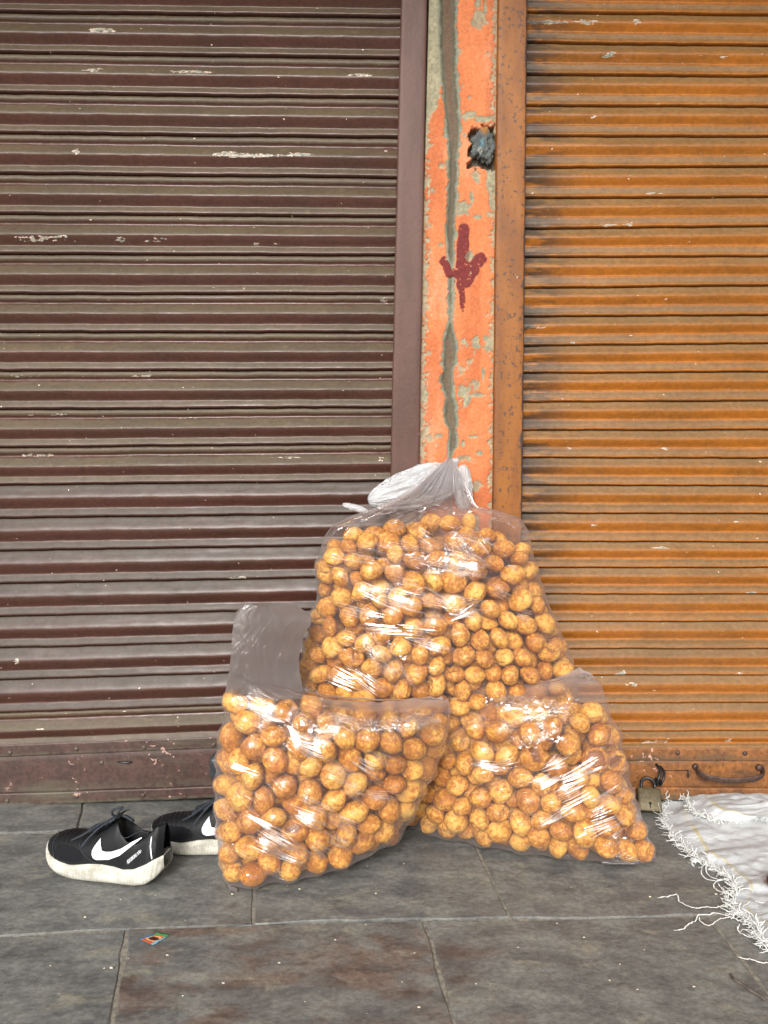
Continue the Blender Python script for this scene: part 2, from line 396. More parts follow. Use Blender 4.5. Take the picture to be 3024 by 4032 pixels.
# ------------------------------------------------------------------ ground
GX = 60
me = mesh('ground', [(-GX, -GX, -.022), (GX, -GX, -.022), (GX, .6, -.022), (-GX, .6, -.022)], [(0, 1, 2, 3)], False)
ground = tag(link('ground', me, M_mortar), 'dusty bed of the paving in front of the shops', kind='structure')
pave = tag(empty('pavement'), 'dark slate paving stones in front of the two shutters', kind='structure')
def H1(x):
    return float(np.interp(x, [-900, 0, 499, 998, 1330, 1664, 2171, 3024, 4200], [3710, 3683, 3655, 3640, 3628, 3621, 3618, 3596, 3560]))
def H0(x): return float(np.interp(x, [-900, 100, 305, 900, 1840], [3320, 3277, 3269, 3264, 3260]))
def gp(x, y): p = onZ(x, y, 0); return (p[0], p[1])
WALLY = .045
def h1(x0, x1): return [gp(x, H1(x)) for x in np.linspace(x0, x1, 7)]
def h0(x0, x1): return [gp(x, H0(x)) for x in np.linspace(x0, x1, 5)]
stones = []
# wall row
xa = gp(336, 3169)[0]; xb = gp(305, 3269)[0]
e0 = gp(1840, 3260)
stones.append([(-1.9, WALLY), (xa - .02, WALLY)] + [gp(305, H0(305))] + h0(305, -900)[1:] + [(-1.9, gp(-900, 3320)[1])])
stones.append([(xa - .02, WALLY), (e0[0] - .03, WALLY), e0] + h0(1840, 305)[1:])
# middle row
stones.append(h0(-900, 1008) + [gp(1012, 3400), gp(998, 3530), gp(998, 3640)] + h1(998, -900)[1:])
stones.append([gp(1008, 3264)] + h0(1008, 1840)[1:] + [gp(1881, 3343), gp(1950, 3490), gp(2012, 3613)] + h1(2012, 998)[1:] + [gp(998, 3530), gp(1012, 3400)])
stones.append([(e0[0] - .03, WALLY), (1.32, WALLY), (1.30, -.33)] + [gp(x, H1(x)) for x in (2900, 2600, 2300)] + [gp(2012, 3613), gp(1950, 3490), gp(1881, 3343), e0])
# front row
bot = -1.06
def gx_at(a, b, Y):
    (x0, y0), (x1, y1) = gp(*a), gp(*b); return x0 + (x1 - x0) * (Y - y0) / (y1 - y0)
xA = gx_at((499, 3655), (440, 4032), bot); xB = gx_at((1664, 3621), (1790, 4032), bot); xC = gx_at((2866, 3698), (3024, 3903), bot)
pc0 = gp(2790, H1(2790))
stones.append(h1(-900, 499) + [(xA, bot), (-1.9, bot)])
stones.append(h1(499, 1664) + [gp(1700, 3700), gp(1722, 3800), gp(1752, 3900), (xB, bot), (xA, bot)] + [gp(458, 3900), gp(492, 3770)])
stones.append(h1(1664, 2790) + [gp(2866, 3698), gp(2945, 3800), (xC, bot), (xB, bot), gp(1752, 3900), gp(1722, 3800), gp(1700, 3700)])
stones.append([pc0] + [gp(x, H1(x)) for x in (2900, 3100, 3300)] + [(1.9, pc0[1] + .02), (1.9, bot), (xC, bot), gp(2945, 3800), gp(2866, 3698)])
for k in range(5):
    x0 = -1.9 + k * .76 + .1; stones.append([(x0, bot), (x0 + .76, bot), (x0 + .78, bot - .62), (x0 + .02, bot - .62)])
    x0 -= .25; stones.append([(x0, bot - .62), (x0 + .76, bot - .62), (x0 + .76, bot - 1.3), (x0, bot - 1.3)])
def stone_mesh(poly, gap=.0034, z=0.0):
    P = np.array(poly); A = .5 * np.sum(P[:, 0] * np.roll(P[:, 1], -1) - np.roll(P[:, 0], -1) * P[:, 1])
    if A < 0: P = P[::-1]
    Q = []
    for i in range(len(P)):
        a, b = P[i], P[(i + 1) % len(P)]; L = np.linalg.norm(b - a); n = max(1, int(L / .035))
        for k in range(n): Q.append(a + (b - a) * k / n)
    Q = np.array(Q)
    T = np.roll(Q, -1, 0) - np.roll(Q, 1, 0); T /= np.linalg.norm(T, axis=1)[:, None] + 1e-9
    N = np.stack([-T[:, 1], T[:, 0]], 1)
    w = gap * (1 + .9 * vnoise(Q[:, 0] * 25, Q[:, 1] * 25, 3))
    r1 = Q + N * w[:, None]; r2 = Q + N * (w + .0028 + .0012 * vnoise(Q[:, 0] * 50, Q[:, 1] * 50, 4))[:, None]
    n = len(Q)
    V = [(x, y, -.02) for x, y in r1] + [(x, y, z - .0022) for x, y in r1] + [(x, y, z) for x, y in r2]
    Fc = [tuple(range(2 * n, 3 * n))]
    for i in range(n):
        j = (i + 1) % n; Fc += [(i, j, n + j, n + i), (n + i, n + j, 2 * n + j, 2 * n + i)]
    return mesh('paving_stone', V, Fc, False)
for i, poly in enumerate(stones):
    part('paving_stone', stone_mesh(poly, z=-.0012 * (i % 3)), {6: M_stoneB, 7: M_stoneC}.get(i, M_stone), pave)
# grit lying in the joints (pale dust), a sheet just below the stone edges
gm = mesh('joint_dust', [(-1.9, -2.4, -.0052), (1.9, -2.4, -.0052), (1.9, .2, -.0052), (-1.9, .2, -.0052)], [(0, 1, 2, 3)], False)
part('joint_dust', gm, M_mortar, pave)

# ------------------------------------------------------------------ walls behind
M_wall = simple('grey plaster', lin(120, 112, 100), .85, 0, 30, .2, .4)
back = mesh('wall', *box_vf(-3.2, 3.2, .13, .32, -.02, 3.4), False)
tag(link('wall', back, M_wall), 'plain wall carrying the two shop shutters', 'wall', kind='structure')
lint = mesh('lintel', *box_vf(-3.2, 3.2, -.06, .128, 2.47, 3.4), False)
tag(link('lintel', lint, M_wall), 'plaster lintel over both shutters', 'lintel', kind='structure')

slab = mesh('overhang', *box_vf(-3.2, 3.2, -1.25, -.062, 2.85, 3.0), False)
tag(link('overhang', slab, M_wall), 'concrete balcony slab sheltering the shop fronts', 'balcony slab', kind='structure')

# ------------------------------------------------------------------ shutters
SY = .012     # plane of the shutter joints
PL = [(0, .008), (.012, .001), (.03, -.001), (.08, -.0022), (.14, -.002), (.17, .0012), (.205, .004), (.235, .0035), (.27, .0005), (.33, -.003), (.40, -.0075), (.46, -.011), (.50, -.0128), (.53, -.0130), (.58, -.011), (.65, -.0070), (.71, -.0028), (.755, -.0003), (.775, .0002), (.80, -.0012), (.86, -.0038), (.915, -.0062), (.94, -.0066), (.965, -.005), (.982, -.0015), (1, .008)]
PS = [(0, .008), (.012, .001), (.03, -.0005), (.10, -.0022), (.18, -.0052), (.26, -.0088), (.33, -.0118), (.38, -.0130), (.42, -.0128), (.48, -.0108), (.55, -.0075), (.62, -.0038), (.68, -.0008), (.71, .0001), (.74, -.001), (.80, -.0034), (.87, -.006), (.91, -.0072), (.94, -.0070), (.965, -.005), (.982, -.0015), (1, .008)]
PR = [(0, .007), (.012, .0008), (.03, -.0005), (.08, -.0018), (.15, -.0046), (.22, -.0080), (.28, -.0102), (.32, -.0108), (.37, -.0102), (.44, -.0078), (.51, -.0048), (.57, -.0024), (.61, -.0016), (.635, -.0026), (.655, -.0034), (.70, -.0032), (.78, -.0034), (.85, -.004), (.89, -.0060), (.92, -.0072), (.95, -.0066), (.975, -.003), (1, .007)]
def make_slat(parent, x0, x1, ztop, zbot, prof, mat, seed, crest, chips):
    nx = int((x1 - x0) / .006); xs = np.linspace(x0, x1, nx)
    P = np.array(prof); tt = P[:, 0]; G = np.zeros((len(P), nx, 3)); pr = np.zeros((len(P), nx)); cr = np.zeros((len(P), nx)); chp = np.zeros((len(P), nx))
    wob = .0012 * fbm(xs * 5, seed * 3.3 + xs * 0, 5) + .0006 * vnoise(xs * 28, seed + xs * 0, 8)
    zt, zb = ztop(xs) + wob, zbot(xs) + .0012 * fbm(xs * 5, (seed + 1) * 3.3 + xs * 0, 5) + .0006 * vnoise(xs * 28, seed + 1 + xs * 0, 8)
    # small dents in the sheet
    for i, (t, d) in enumerate(P):
        G[i, :, 0] = xs; G[i, :, 2] = zt + (zb - zt) * t
        dent = .0007 * fbm(xs * 9, seed * 5 + t * 2 + xs * 0, 12) + .0004 * vnoise(xs * 40, seed * 9 + t * 6 + xs * 0, 13)
        G[i, :, 1] = SY + d + (dent if 0 < i < len(P) - 1 else 0)
        pr[i] = t; cr[i] = math.exp(-((t - crest) / .09) ** 2)
    for cx, cz, rx, rz, a in chips:
        d = ((G[:, :, 0] - cx) / rx) ** 2 + ((G[:, :, 2] - cz) / rz) ** 2
        chp = np.maximum(chp, a * np.exp(-d))
    return part('slat', grid_mesh('slat', G, attrs={'prof': pr, 'crest': cr, 'chip': chp}, flip=True), mat, parent)
def line_z(xa, ya, xb, yb):
    A, B = onY(xa, ya, SY), onY(xb, yb, SY)
    return lambda x: A[2] + (B[2] - A[2]) * (x - A[0]) / (B[0] - A[0])
def chip(px, py, rx, ry, a=1.0):
    p = onY(px, py, SY); k = .00068; return (p[0], p[2], rx * k, ry * k, a)
yl = [-267, -107, 53.5, 213, 372, 529, 688, 845, 1003, 1159, 1310, 1462, 1614, 1762, 1910, 2039.5, 2167, 2296, 2425, 2548, 2673, 2803, 2935]
yr = [-250, -90, 70.5, 231.5, 389, 544, 701, 856, 1008, 1161, 1312, 1459, 1606, 1750, 1897, 2023, 2147, 2272, 2396, 2514, 2634, 2757, 2884]
XL0, XL1 = -1.35, onY(1580, 900, SY)[0] + .03
shL = tag(empty('rolling_shutter', (float(onY(700, 3150, 0)[0]), SY, 0)), 'maroon brown corrugated rolling shutter, dusty olive on its slats, left of the orange pillar', 'rolling shutter')
chL = [chip(140, 943, 150, 11, .9), chip(480, 948, 26, 9), chip(618, 950, 55, 10), chip(1010, 962, 12, 12), chip(1090, 960, 50, 7, .8),
       chip(410, 125, 60, 10), chip(370, 280, 50, 9), chip(760, 288, 90, 9), chip(1420, 303, 40, 6, .9), chip(308, 600, 18, 15), chip(900, 612, 70, 10), chip(990, 620, 130, 9, .85), chip(1170, 615, 60, 8),
       chip(100, 1480, 90, 7), chip(560, 1480, 60, 6), chip(110, 1634, 35, 6), chip(230, 1633, 60, 6), chip(150, 1792, 90, 7), chip(700, 1645, 110, 6, .8), chip(1510, 1185, 22, 20, .9), chip(1150, 1800, 70, 10, .9), chip(1500, 1805, 15, 12), chip(1520, 600, 20, 8, .8),
       chip(940, 2272, 50, 7, .9), chip(60, 2118, 80, 6, .8), chip(75, 2610, 12, 22, .8)]
for i in range(len(yl) - 1):
    short = 14 <= i + 1 and i >= 14 and i <= 20
    make_slat(shL, XL0, XL1, line_z(150, yl[i], 1450, yr[i]), line_z(150, yl[i + 1], 1450, yr[i + 1]), PS if short else PL, M_left2 if short else M_left, i + 1, .38 if short else .5, chL)
yrl = [-307, -187, -67, 53.5, 173.5, 299, 420, 540, 662.5, 782, 902, 1015, 1135, 1248, 1362.5, 1469.5, 1584, 1696, 1803, 1911, 2022, 2133, 2236, 2340, 2448, 2555, 2659, 2769, 2880, 2950]
yrr = [-298, -178, -58, 62, 182, 304, 423, 541, 659.6, 779, 895, 1012, 1128, 1244, 1355, 1466, 1579, 1694, 1805, 1914, 2024, 2135, 2235.5, 2339, 2447, 2555, 2658, 2766, 2878, 2950]
XR0, XR1 = onY(2055, 900, SY)[0] - .03, 1.55
shR = tag(empty('rolling_shutter', (float(onY(2700, 3150, 0)[0]), SY, 0)), 'ochre orange corrugated rolling shutter with grimy edge, right of the orange pillar', 'rolling shutter')
chR = [chip(2150, 97, 110, 10), chip(2300, 93, 55, 14), chip(2502, 93, 16, 14), chip(2395, 228, 28, 14), chip(2460, 238, 60, 5, .8), chip(2130, 890, 100, 6, .95), chip(2380, 890, 60, 8), chip(2470, 885, 25, 12),
       chip(2330, 467, 22, 7, .8), chip(2100, 1290, 50, 8), chip(2250, 1350, 22, 7), chip(2850, 235, 60, 10, .7), chip(2560, 765, 80, 5, .8), chip(2620, 2155, 70, 7, .85), chip(2950, 2332, 26, 7), chip(2450, 2650, 40, 8, .95), chip(2480, 2690, 28, 10, .85), chip(2900, 2650, 60, 8, .7), chip(2330, 2067, 30, 8, .7),
       chip(2570, 2918, 90, 10, .9), chip(2862, 2915, 16, 12), chip(2900, 2050, 40, 10, .8), chip(2240, 1768, 12, 12, .9), chip(2620, 1768, 26, 9, .8)]
for i in range(len(yrl) - 1):
    make_slat(shR, XR0, XR1, line_z(2210, yrl[i], 2874, yrr[i]), line_z(2210, yrl[i + 1], 2874, yrr[i + 1]), PR, M_right, i + 40, .32, chR)

def plate(parent, name, mat, x0, x1, zt, zb, y, th, wave=.0006, edge=None, seed=0):
    """a sheet of steel with softened edges; zt, zb functions of x"""
    nx = int((x1 - x0) / .01); xs = np.linspace(x0, x1, nx); G = []; E = []
    rows = [(0, th), (0, .0012), (.02, 0), (.15, 0), (.35, 0), (.5, 0), (.65, 0), (.85, 0), (.98, 0), (1, .0012), (1, th)]
    for t, d in rows:
        zz = zt(xs) + (zb(xs) - zt(xs)) * t
        g = np.zeros((nx, 3)); g[:, 0] = xs; g[:, 2] = zz + .0008 * vnoise(xs * 12, xs * 0 + seed, 2)
        g[:, 1] = y + d + wave * fbm(xs * 8, zz * 14 + seed, 21); G.append(g)
        E.append(np.full(nx, 1.0 if edge and (t > 1 - edge) else (.55 if t > .8 else .0)))
    return part(name, grid_mesh(name, np.array(G), attrs={'edge': np.array(E)}, flip=True), mat, parent)
def rivet(parent, px, py, mat, y, r=.0065):
    bm = bmesh.new(); bmesh.ops.create_uvsphere(bm, u_segments=12, v_segments=8, radius=r)
    p = onY(px, py, y); 
    for v in bm.verts: v.co = Vector((p[0] + v.co.x, p[1] + v.co.y * .55, p[2] + v.co.z))
    me = bpy.data.meshes.new('rivet'); bm.to_mesh(me); bm.free(); me.shade_smooth()
    a = me.attributes.new('edge', 'FLOAT', 'POINT'); a.data.foreach_set('value', np.full(len(me.vertices), .6, np.float32))
    o = link('rivet', me, mat, parent); return o
def lz(xa, ya, xb, yb, y):
    A, B = onY(xa, ya, y), onY(xb, yb, y); return lambda x: A[2] + (B[2] - A[2]) * (x - A[0]) / (B[0] - A[0])
YB = SY - .004
# left bottom bar
zt, z1, z2 = lz(0, 2932, 844, 2900, YB), lz(0, 2980, 844, 2945, YB), lz(0, 3120, 844, 3090, YB)
zb = lz(0, 3176, 844, 3142, YB - .012)
bp = plate(shL, 'bottom_plate', M_plateL, XL0, XL1, z1, lz(0, 3150, 844, 3116, YB), YB, .012, .0018, None, 1)
ts = plate(shL, 'riveted_strip', M_plateL, XL0, XL1, zt, z1, YB - .004, .004, .0006, None, 2)
bs = plate(shL, 'bottom_angle', M_plateL, XL0, XL1, z2, zb, YB - .012, .014, .0006, .25, 3)
for px, py in ((39, 2964), (300, 2950), (567, 2943), (841, 2933)): rivet(ts, px, py, M_plateL, YB - .004)
for px, py in ((28, 3154), (300, 3135), (563, 3131)): rivet(bs, px, py, M_plateL, YB - .012)
rivet(bp, 400, 3003, M_plateL, YB)
# a torn slot in the plate: a dark recessed lip
sp = onY(492, 3002, YB - .003)
sv, sf = tube([(sp[0] - .022, sp[1], sp[2] + .001), (sp[0] - .008, sp[1] - .001, sp[2] + .001), (sp[0] + .008, sp[1], sp[2] - .001), (sp[0] + .02, sp[1] + .001, sp[2] + .001)], [.001, .003, .0035, .001], 8)
part('torn_slot', mesh('torn_slot', sv, sf), M_dark, shL)
kp = onY(852, 3022, -.03)
kv, kf = box_vf(kp[0] - .018, kp[0] + .03, kp[1] - .012, YB - .001, kp[2] - .03, kp[2] + .03, .011)
part('lock_knob', mesh('lock_knob', kv, kf), simple('worn black knob', lin(66, 70, 74), .35, .3, 70, .3, .4), shL)
# right bottom bar
zt, z1, z2 = lz(2400, 2944, 3024, 2944, YB), lz(2400, 2993, 3024, 2994, YB), lz(2400, 3092, 3024, 3098, YB)
zb = lz(2400, 3151, 3024, 3152, YB - .012)
bp = plate(shR, 'bottom_plate', M_plateR, XR0, XR1, z1, lz(2400, 3120, 3024, 3125, YB), YB, .012, .0014, None, 11)
ts = plate(shR, 'riveted_strip', M_plateR, XR0, XR1, zt, z1, YB - .004, .004, .0006, None, 12)
bs = plate(shR, 'bottom_angle', M_plateR, XR0, XR1, z2, zb, YB - .012, .014, .0008, .5, 13)
for px, py in ((2669, 2964), (2933, 2967), (2400, 2964), (3190, 2967)): rivet(ts, px, py, M_iron, YB - .004, .0068)
for px, py in ((2925, 3130), (3180, 3130)): rivet(bs, px, py, M_iron, YB - .012, .0068)
# hasp slot frame and its sunken dark end
def strip3(pts, r): return tube(pts, r, 6)
a, b, c_, d_ = onY(2606, 3034, YB - .001), onY(2710, 3034, YB - .001), onY(2710, 3062, YB - .001), onY(2606, 3064, YB - .001)
part('hasp_slot', mesh('hasp_slot', *join_vf([strip3([a, b], .0011), strip3([b, c_], .0022)])), M_dark, shR)
# handle: a flat forged bar bowing out and down
hp = [onY(2742, 3022, YB + .002), onY(2750, 3040, YB - .020), onY(2778, 3058, YB - .036), onY(2830, 3070, YB - .044), onY(2890, 3073, YB - .046), onY(2950, 3070, YB - .044), onY(2990, 3062, YB - .036), onY(3006, 3048, YB - .02), onY(2998, 3026, YB + .002)]
hv, hf = tube(smooth_path(hp, 40), .0100, 10, flat=(.32, 1.0))
hnd = part('handle', mesh('handle', hv, hf), M_iron, shR)
for q in ((2740, 3020), (2990, 3024)):
    p = onY(q[0], q[1], YB - .003); v, f = tube([(p[0], YB, p[2]), (p[0], YB - .006, p[2])], [.010, .007], 12)
    link('weld_boss', mesh('weld_boss', v, f), M_iron, hnd)

# ------------------------------------------------------------------ guide channels
def guide(name, label, mat, L, R, Y, depth, lip, dark_right):
    """L, R: picture x of the two face edges at y=0 and y=1890"""
    zs = np.linspace(0.004, 2.466, 120)
    pxl = lambda z, e: onY(e[0] + (e[1] - e[0]) * yy(z) / 1890.0, yy(z), Y)[0]
    Zref = [onY(1512, v, Y)[2] for v in np.linspace(-700, 3300, 60)]
    yy = lambda z: float(np.interp(z, Zref[::-1], np.linspace(-700, 3300, 60)[::-1]))
    G = []; E = []
    for z in zs:
        xl, xr = pxl(z, L), pxl(z, R)
        w = xr - xl
        sec = [(xl, depth), (xl, .004), (xl + .0015, .001), (xl + .005, 0), (xl + w * .2, 0), (xl + w * .4, 0), (xl + w * .6, 0), (xl + w * .8, 0), (xr - .005, 0), (xr - .0012, .001), (xr, .004), (xr, depth)]
        n1 = .0006 * float(vnoise(z * 9, 3.0, 31)); n2 = .0006 * float(vnoise(z * 9, 9.0, 32))
        G.append([(x + (n1 if i < 3 else n2 if i > 8 else 0), Y + d + .0007 * float(fbm(x * 30, z * 7, 33)), z) for i, (x, d) in enumerate(sec)])
        e = np.linspace(0, 1, len(sec)); e = sstep(.5, 1, e) if dark_right else (sstep(.6, 1, e) * .5)
        E.append(e)
    return tag(link(name, grid_mesh(name, np.array(G), attrs={'edge': np.array(E)}, flip=False), mat), label, 'guide rail')
guide('shutter_guide', 'narrow dull maroon steel guide rail at the right edge of the brown shutter', M_guideL, (1579, 1536), (1682, 1650), -.032, .14, 1, False)
guide('shutter_guide', 'rust speckled ochre steel guide rail with blackened edge beside the orange pillar', M_guideR, (1962, 1942), (2078, 2058), -.036, .14, 1, True)

# ------------------------------------------------------------------ orange pillar
PY = -.016
def build_pillar():
    nx, nz = 150, 1250
    u = np.linspace(0, 1, nx)[None, :]; z = np.linspace(.004, 2.466, nz)[:, None]
    Xl = lambda z: onY(1680, 300, PY)[0] + (z - 1.8) * .012 - .012
    X = (onY(1640, 1890, PY)[0]) + (onY(1690, 0, PY)[0] - onY(1640, 1890, PY)[0]) * (z - onY(1640, 1890, PY)[2]) / (onY(1690, 0, PY)[2] - onY(1640, 1890, PY)[2])
    X2 = (onY(1948, 1890, PY)[0]) + (onY(1968, 0, PY)[0] - onY(1948, 1890, PY)[0]) * (z - onY(1948, 1890, PY)[2]) / (onY(1968, 0, PY)[2] - onY(1948, 1890, PY)[2])
    x = X + (X2 - X) * u; zz = z + 0 * u
    P = np.stack([x, np.full_like(x, PY), zz], -1)
    px, py = proj(P)
    n1 = fbm(x * 55, zz * 55, 41, 5); n2 = fbm(x * 160, zz * 160, 47, 4); n3 = fbm(x * 18, zz * 10, 51, 4)
    ragx = n1 * 16 + n2 * 8
    gy = [-700, 0, 230, 400, 505, 600, 750, 880, 1000, 1050, 1060, 1088, 1096, 1180, 1270, 1300, 1340, 1410, 1450, 1500, 1560, 1600, 1640, 1700, 1760, 1790, 1850, 1900, 2100]
    gl = [1722, 1725, 1727, 1741, 1753, 1762, 1758, 1751, 1760, 1771, 1776, 1776, 1763, 1761, 1766, 1753, 1734, 1729, 1734, 1719, 1746, 1739, 1734, 1756, 1758, 1761, 1765, 1770, 1772]
    gr = [1800, 1801, 1801, 1808, 1817, 1808, 1802, 1798, 1792, 1787, 1780, 1780, 1787, 1786, 1783, 1793, 1806, 1816, 1798, 1798, 1793, 1808, 1813, 1813, 1808, 1791, 1780, 1776, 1774]
    L = np.interp(py, gy, gl); R = np.interp(py, gy, gr); kk = .22 * sstep(1260, 1330, py); mid_ = (L + R) / 2; L, R = L + (mid_ - L) * kk, R + (mid_ - R) * kk
    d = np.minimum(px - L, R - px)               # >0 inside the groove
    groove = sstep(-2, 2, d + ragx * .9)
    rim = sstep(-2, 1, d + ragx * .9) * (1 - sstep(4, 15, d + ragx * .5)) 
    # bare cement areas
    bare = np.zeros_like(px)
    def blob(cx, cy, rx, ry, k=1.0, j=1.0):
        q = np.sqrt(((px - cx) / rx) ** 2 + ((py - cy) / ry) ** 2)
        return sstep(.12, -.12, q - 1 + (n1 * .9 + n2 * .6) * j) * k
    for b in [(1828, 1345, 20, 22), (1872, 1345, 18, 22), (1922, 1348, 20, 34), (1828, 1548, 30, 26), (1832, 1580, 14, 30), (1880, 1556, 34, 9), (1866, 1720, 22, 8), (1824, 1748, 9, 10), (1722, 1716, 16, 7),
              (1674, 1560, 12, 34), (1681, 1692, 9, 20), (1884, 1784, 14, 8), (1848, 384, 8, 9), (1880, 14, 12, 16), (1912, 30, 9, 26), (1857, 780, 8, 22), (1822, 820, 22, 36), (1878, 855, 16, 7), (1874, 700, 7, 10), (1850, 1010, 13, 22), (1902, 1480, 6, 30), (1840, 455, 34, 18), (1900, 470, 40, 14), (1905, 642, 50, 14), (1928, 690, 20, 60), (1936, 760, 12, 60)]:
        bare = np.maximum(bare, blob(*b))
    bare = np.maximum(bare, sstep(.60, .75, fbm(x * 26, zz * 26, 61, 5) * .9 + .28) * .9)
    # left top: rough cement between channel and groove
    lt = sstep(0, 10, (np.interp(py, [-700, 0, 300, 420, 470, 2200], [1760, 1760, 1752, 1728, 1690, 1600]) - px) + ragx * .8)
    bare = np.maximum(bare, lt)
    # worn speckle along both vertical edges
    el = sstep(46, 0, px - np.interp(py, [0, 1890], [1690, 1650])) ; er = sstep(34, 0, np.interp(py, [0, 1890], [1956, 1938]) - px)
    spk = sstep(.05, .22, n2 + n1 * .5 + np.maximum(el * 1.0, er * .95) - .62 + .25 * n3)
    bare = np.maximum(bare, spk * .9)
    # hole
    hole = sstep(.12, -.12, np.maximum(np.abs(px - 1900) / 52, np.abs(py - 575) / 82) - 1 + n1 * .45 + .12 * sstep(560, 480, py) * sstep(1900, 1850, px))
    # arrow brushed in maroon paint
    def seg(x0, y0, x1, y1, w0, w1):
        t = np.clip(((px - x0) * (x1 - x0) + (py - y0) * (y1 - y0)) / ((x1 - x0) ** 2 + (y1 - y0) ** 2), 0, 1)
        return np.hypot(px - x0 - t * (x1 - x0), py - y0 - t * (y1 - y0)) - (w0 + (w1 - w0) * t) / 2
    a = np.minimum.reduce([seg(1826, 902, 1818, 1085, 33, 42), seg(1747, 1028, 1770, 1070, 24, 34), seg(1768, 1074, 1808, 1078, 26, 30), seg(1892, 1018, 1838, 1088, 36, 56), seg(1815, 1086, 1832, 1098, 66, 50), seg(1816, 1110, 1821, 1222, 14, 3), seg(1806, 1110, 1808, 1135, 16, 6), seg(1830, 1110, 1838, 1122, 22, 10)])
    arrow = sstep(2.5, -1.5, a - 5 + n1 * 8 + n2 * 6) * (1 - sstep(.42, .5, n2 + .3 * n1) * .9)
    # colours
    org = np.array(lin(206, 121, 77))[None, None] * (1 + .10 * n3[..., None] + .10 * n1[..., None])
    pale = np.array(lin(214, 142, 106)); org = org + (pale - org) * sstep(.05, .45, n3)[..., None] * .6
    dirt = sstep(-.05, .35, fbm(x * 30, zz * 6, 71, 5) + el * .25 + .12 * er) * .45
    org = org + (np.array(lin(160, 84, 48)) - org) * dirt[..., None]
    cem = np.array(lin(150, 143, 118)) * (1 + .35 * n2[..., None] + .25 * n1[..., None])
    grv = np.array(lin(98, 92, 76)) * (1 + .22 * fbm(x * 40, zz * 5, 81, 4)[..., None])
    core = sstep(14, 34, d)[..., None]; grv = grv * (1 - core) + core * np.array(lin(104, 82, 66)) * (1 + .15 * n1[..., None])
    grn = np.array(lin(136, 138, 120)); grv = grv + (grn - grv) * (rim * .85)[..., None]
    col = org
    col = col + (cem - col) * bare[..., None]
    col = col + (np.array(lin(112, 44, 42)) * (1 + .2 * n2[..., None]) - col) * (arrow * (1 - bare * .5))[..., None]
    gm = (groove * (1 - arrow * .92 * (np.abs(py - 1076) < 16)))[..., None]
    col = col + (grv - col) * gm
    col = col + (np.array(lin(96, 88, 76)) - col) * hole[..., None]
    col = np.clip(col, .01, .9)
    dep = -.0022 * np.clip(1 - bare - groove, 0, 1) + .0075 * sstep(0, 22, d) + .024 * hole + .0007 * n2 + .0012 * n1 + .0016 * bare * n1
    P[..., 1] = PY + dep
    # close the sides
    left = P[:, :1].copy(); left[..., 1] = .128; right = P[:, -1:].copy(); right[..., 1] = .128
    P = np.concatenate([left, P, right], 1); col = np.concatenate([col[:, :1], col, col[:, -1:]], 1)
    return grid_mesh('pillar', P, attrs={'col': col})
pil = tag(link('pillar', build_pillar(), M_plaster), 'orange painted plaster pillar with grey crack, small hole and maroon down arrow, between the shutters', 'pillar', kind='thing')

# rag stuffed in the hole
def rag():
    bm = bmesh.new(); bmesh.ops.create_icosphere(bm, subdivisions=5, radius=1)
    c = onY(1903, 575, -.008); V = np.array([v.co[:] for v in bm.verts]); Fc = [tuple(v.index for v in f.verts) for f in bm.faces]; bm.free()
    n = fbm(V[:, 0] * 2.2 + 4, V[:, 2] * 2.2 + V[:, 1], 91, 5); f2 = np.abs(fbm(V[:, 0] * 4 + V[:, 2] * 3, V[:, 2] * 3 - V[:, 0] * 2 + 9, 95, 3))
    r = 1 + .35 * n - .5 * np.abs(f2)
    W_ = V * r[:, None] * np.array([.031, .017, .047]) + c
    me = mesh('stuffed_rag', W_, Fc)
    col = np.tile(np.array(lin(92, 96, 94)), (len(V), 1)) * (1 + .5 * n[:, None])
    blue = sstep(.35, .1, np.hypot(V[:, 0] + .25, V[:, 2] - .05)); col += (np.array(lin(92, 128, 138)) - col) * blue[:, None] * .8
    wht = sstep(.3, .12, np.hypot(V[:, 0] + .35, V[:, 2] + .4)); col += (np.array(lin(170, 172, 168)) - col) * wht[:, None] * .8
    brn = sstep(.45, .25, np.hypot(V[:, 0] - .05, V[:, 2] - .85)); col += (np.array(lin(150, 104, 50)) - col) * brn[:, None] * .9
    at = me.attributes.new('col', 'FLOAT_COLOR', 'POINT'); cc = np.ones((len(V), 4), np.float32); cc[:, :3] = np.clip(col, .01, .9); at.data.foreach_set('color', cc.ravel())
    return tag(link('rag', me, M_cloth), 'crumpled grey blue rag stuffed in the hole of the orange pillar', 'rag')
rag()

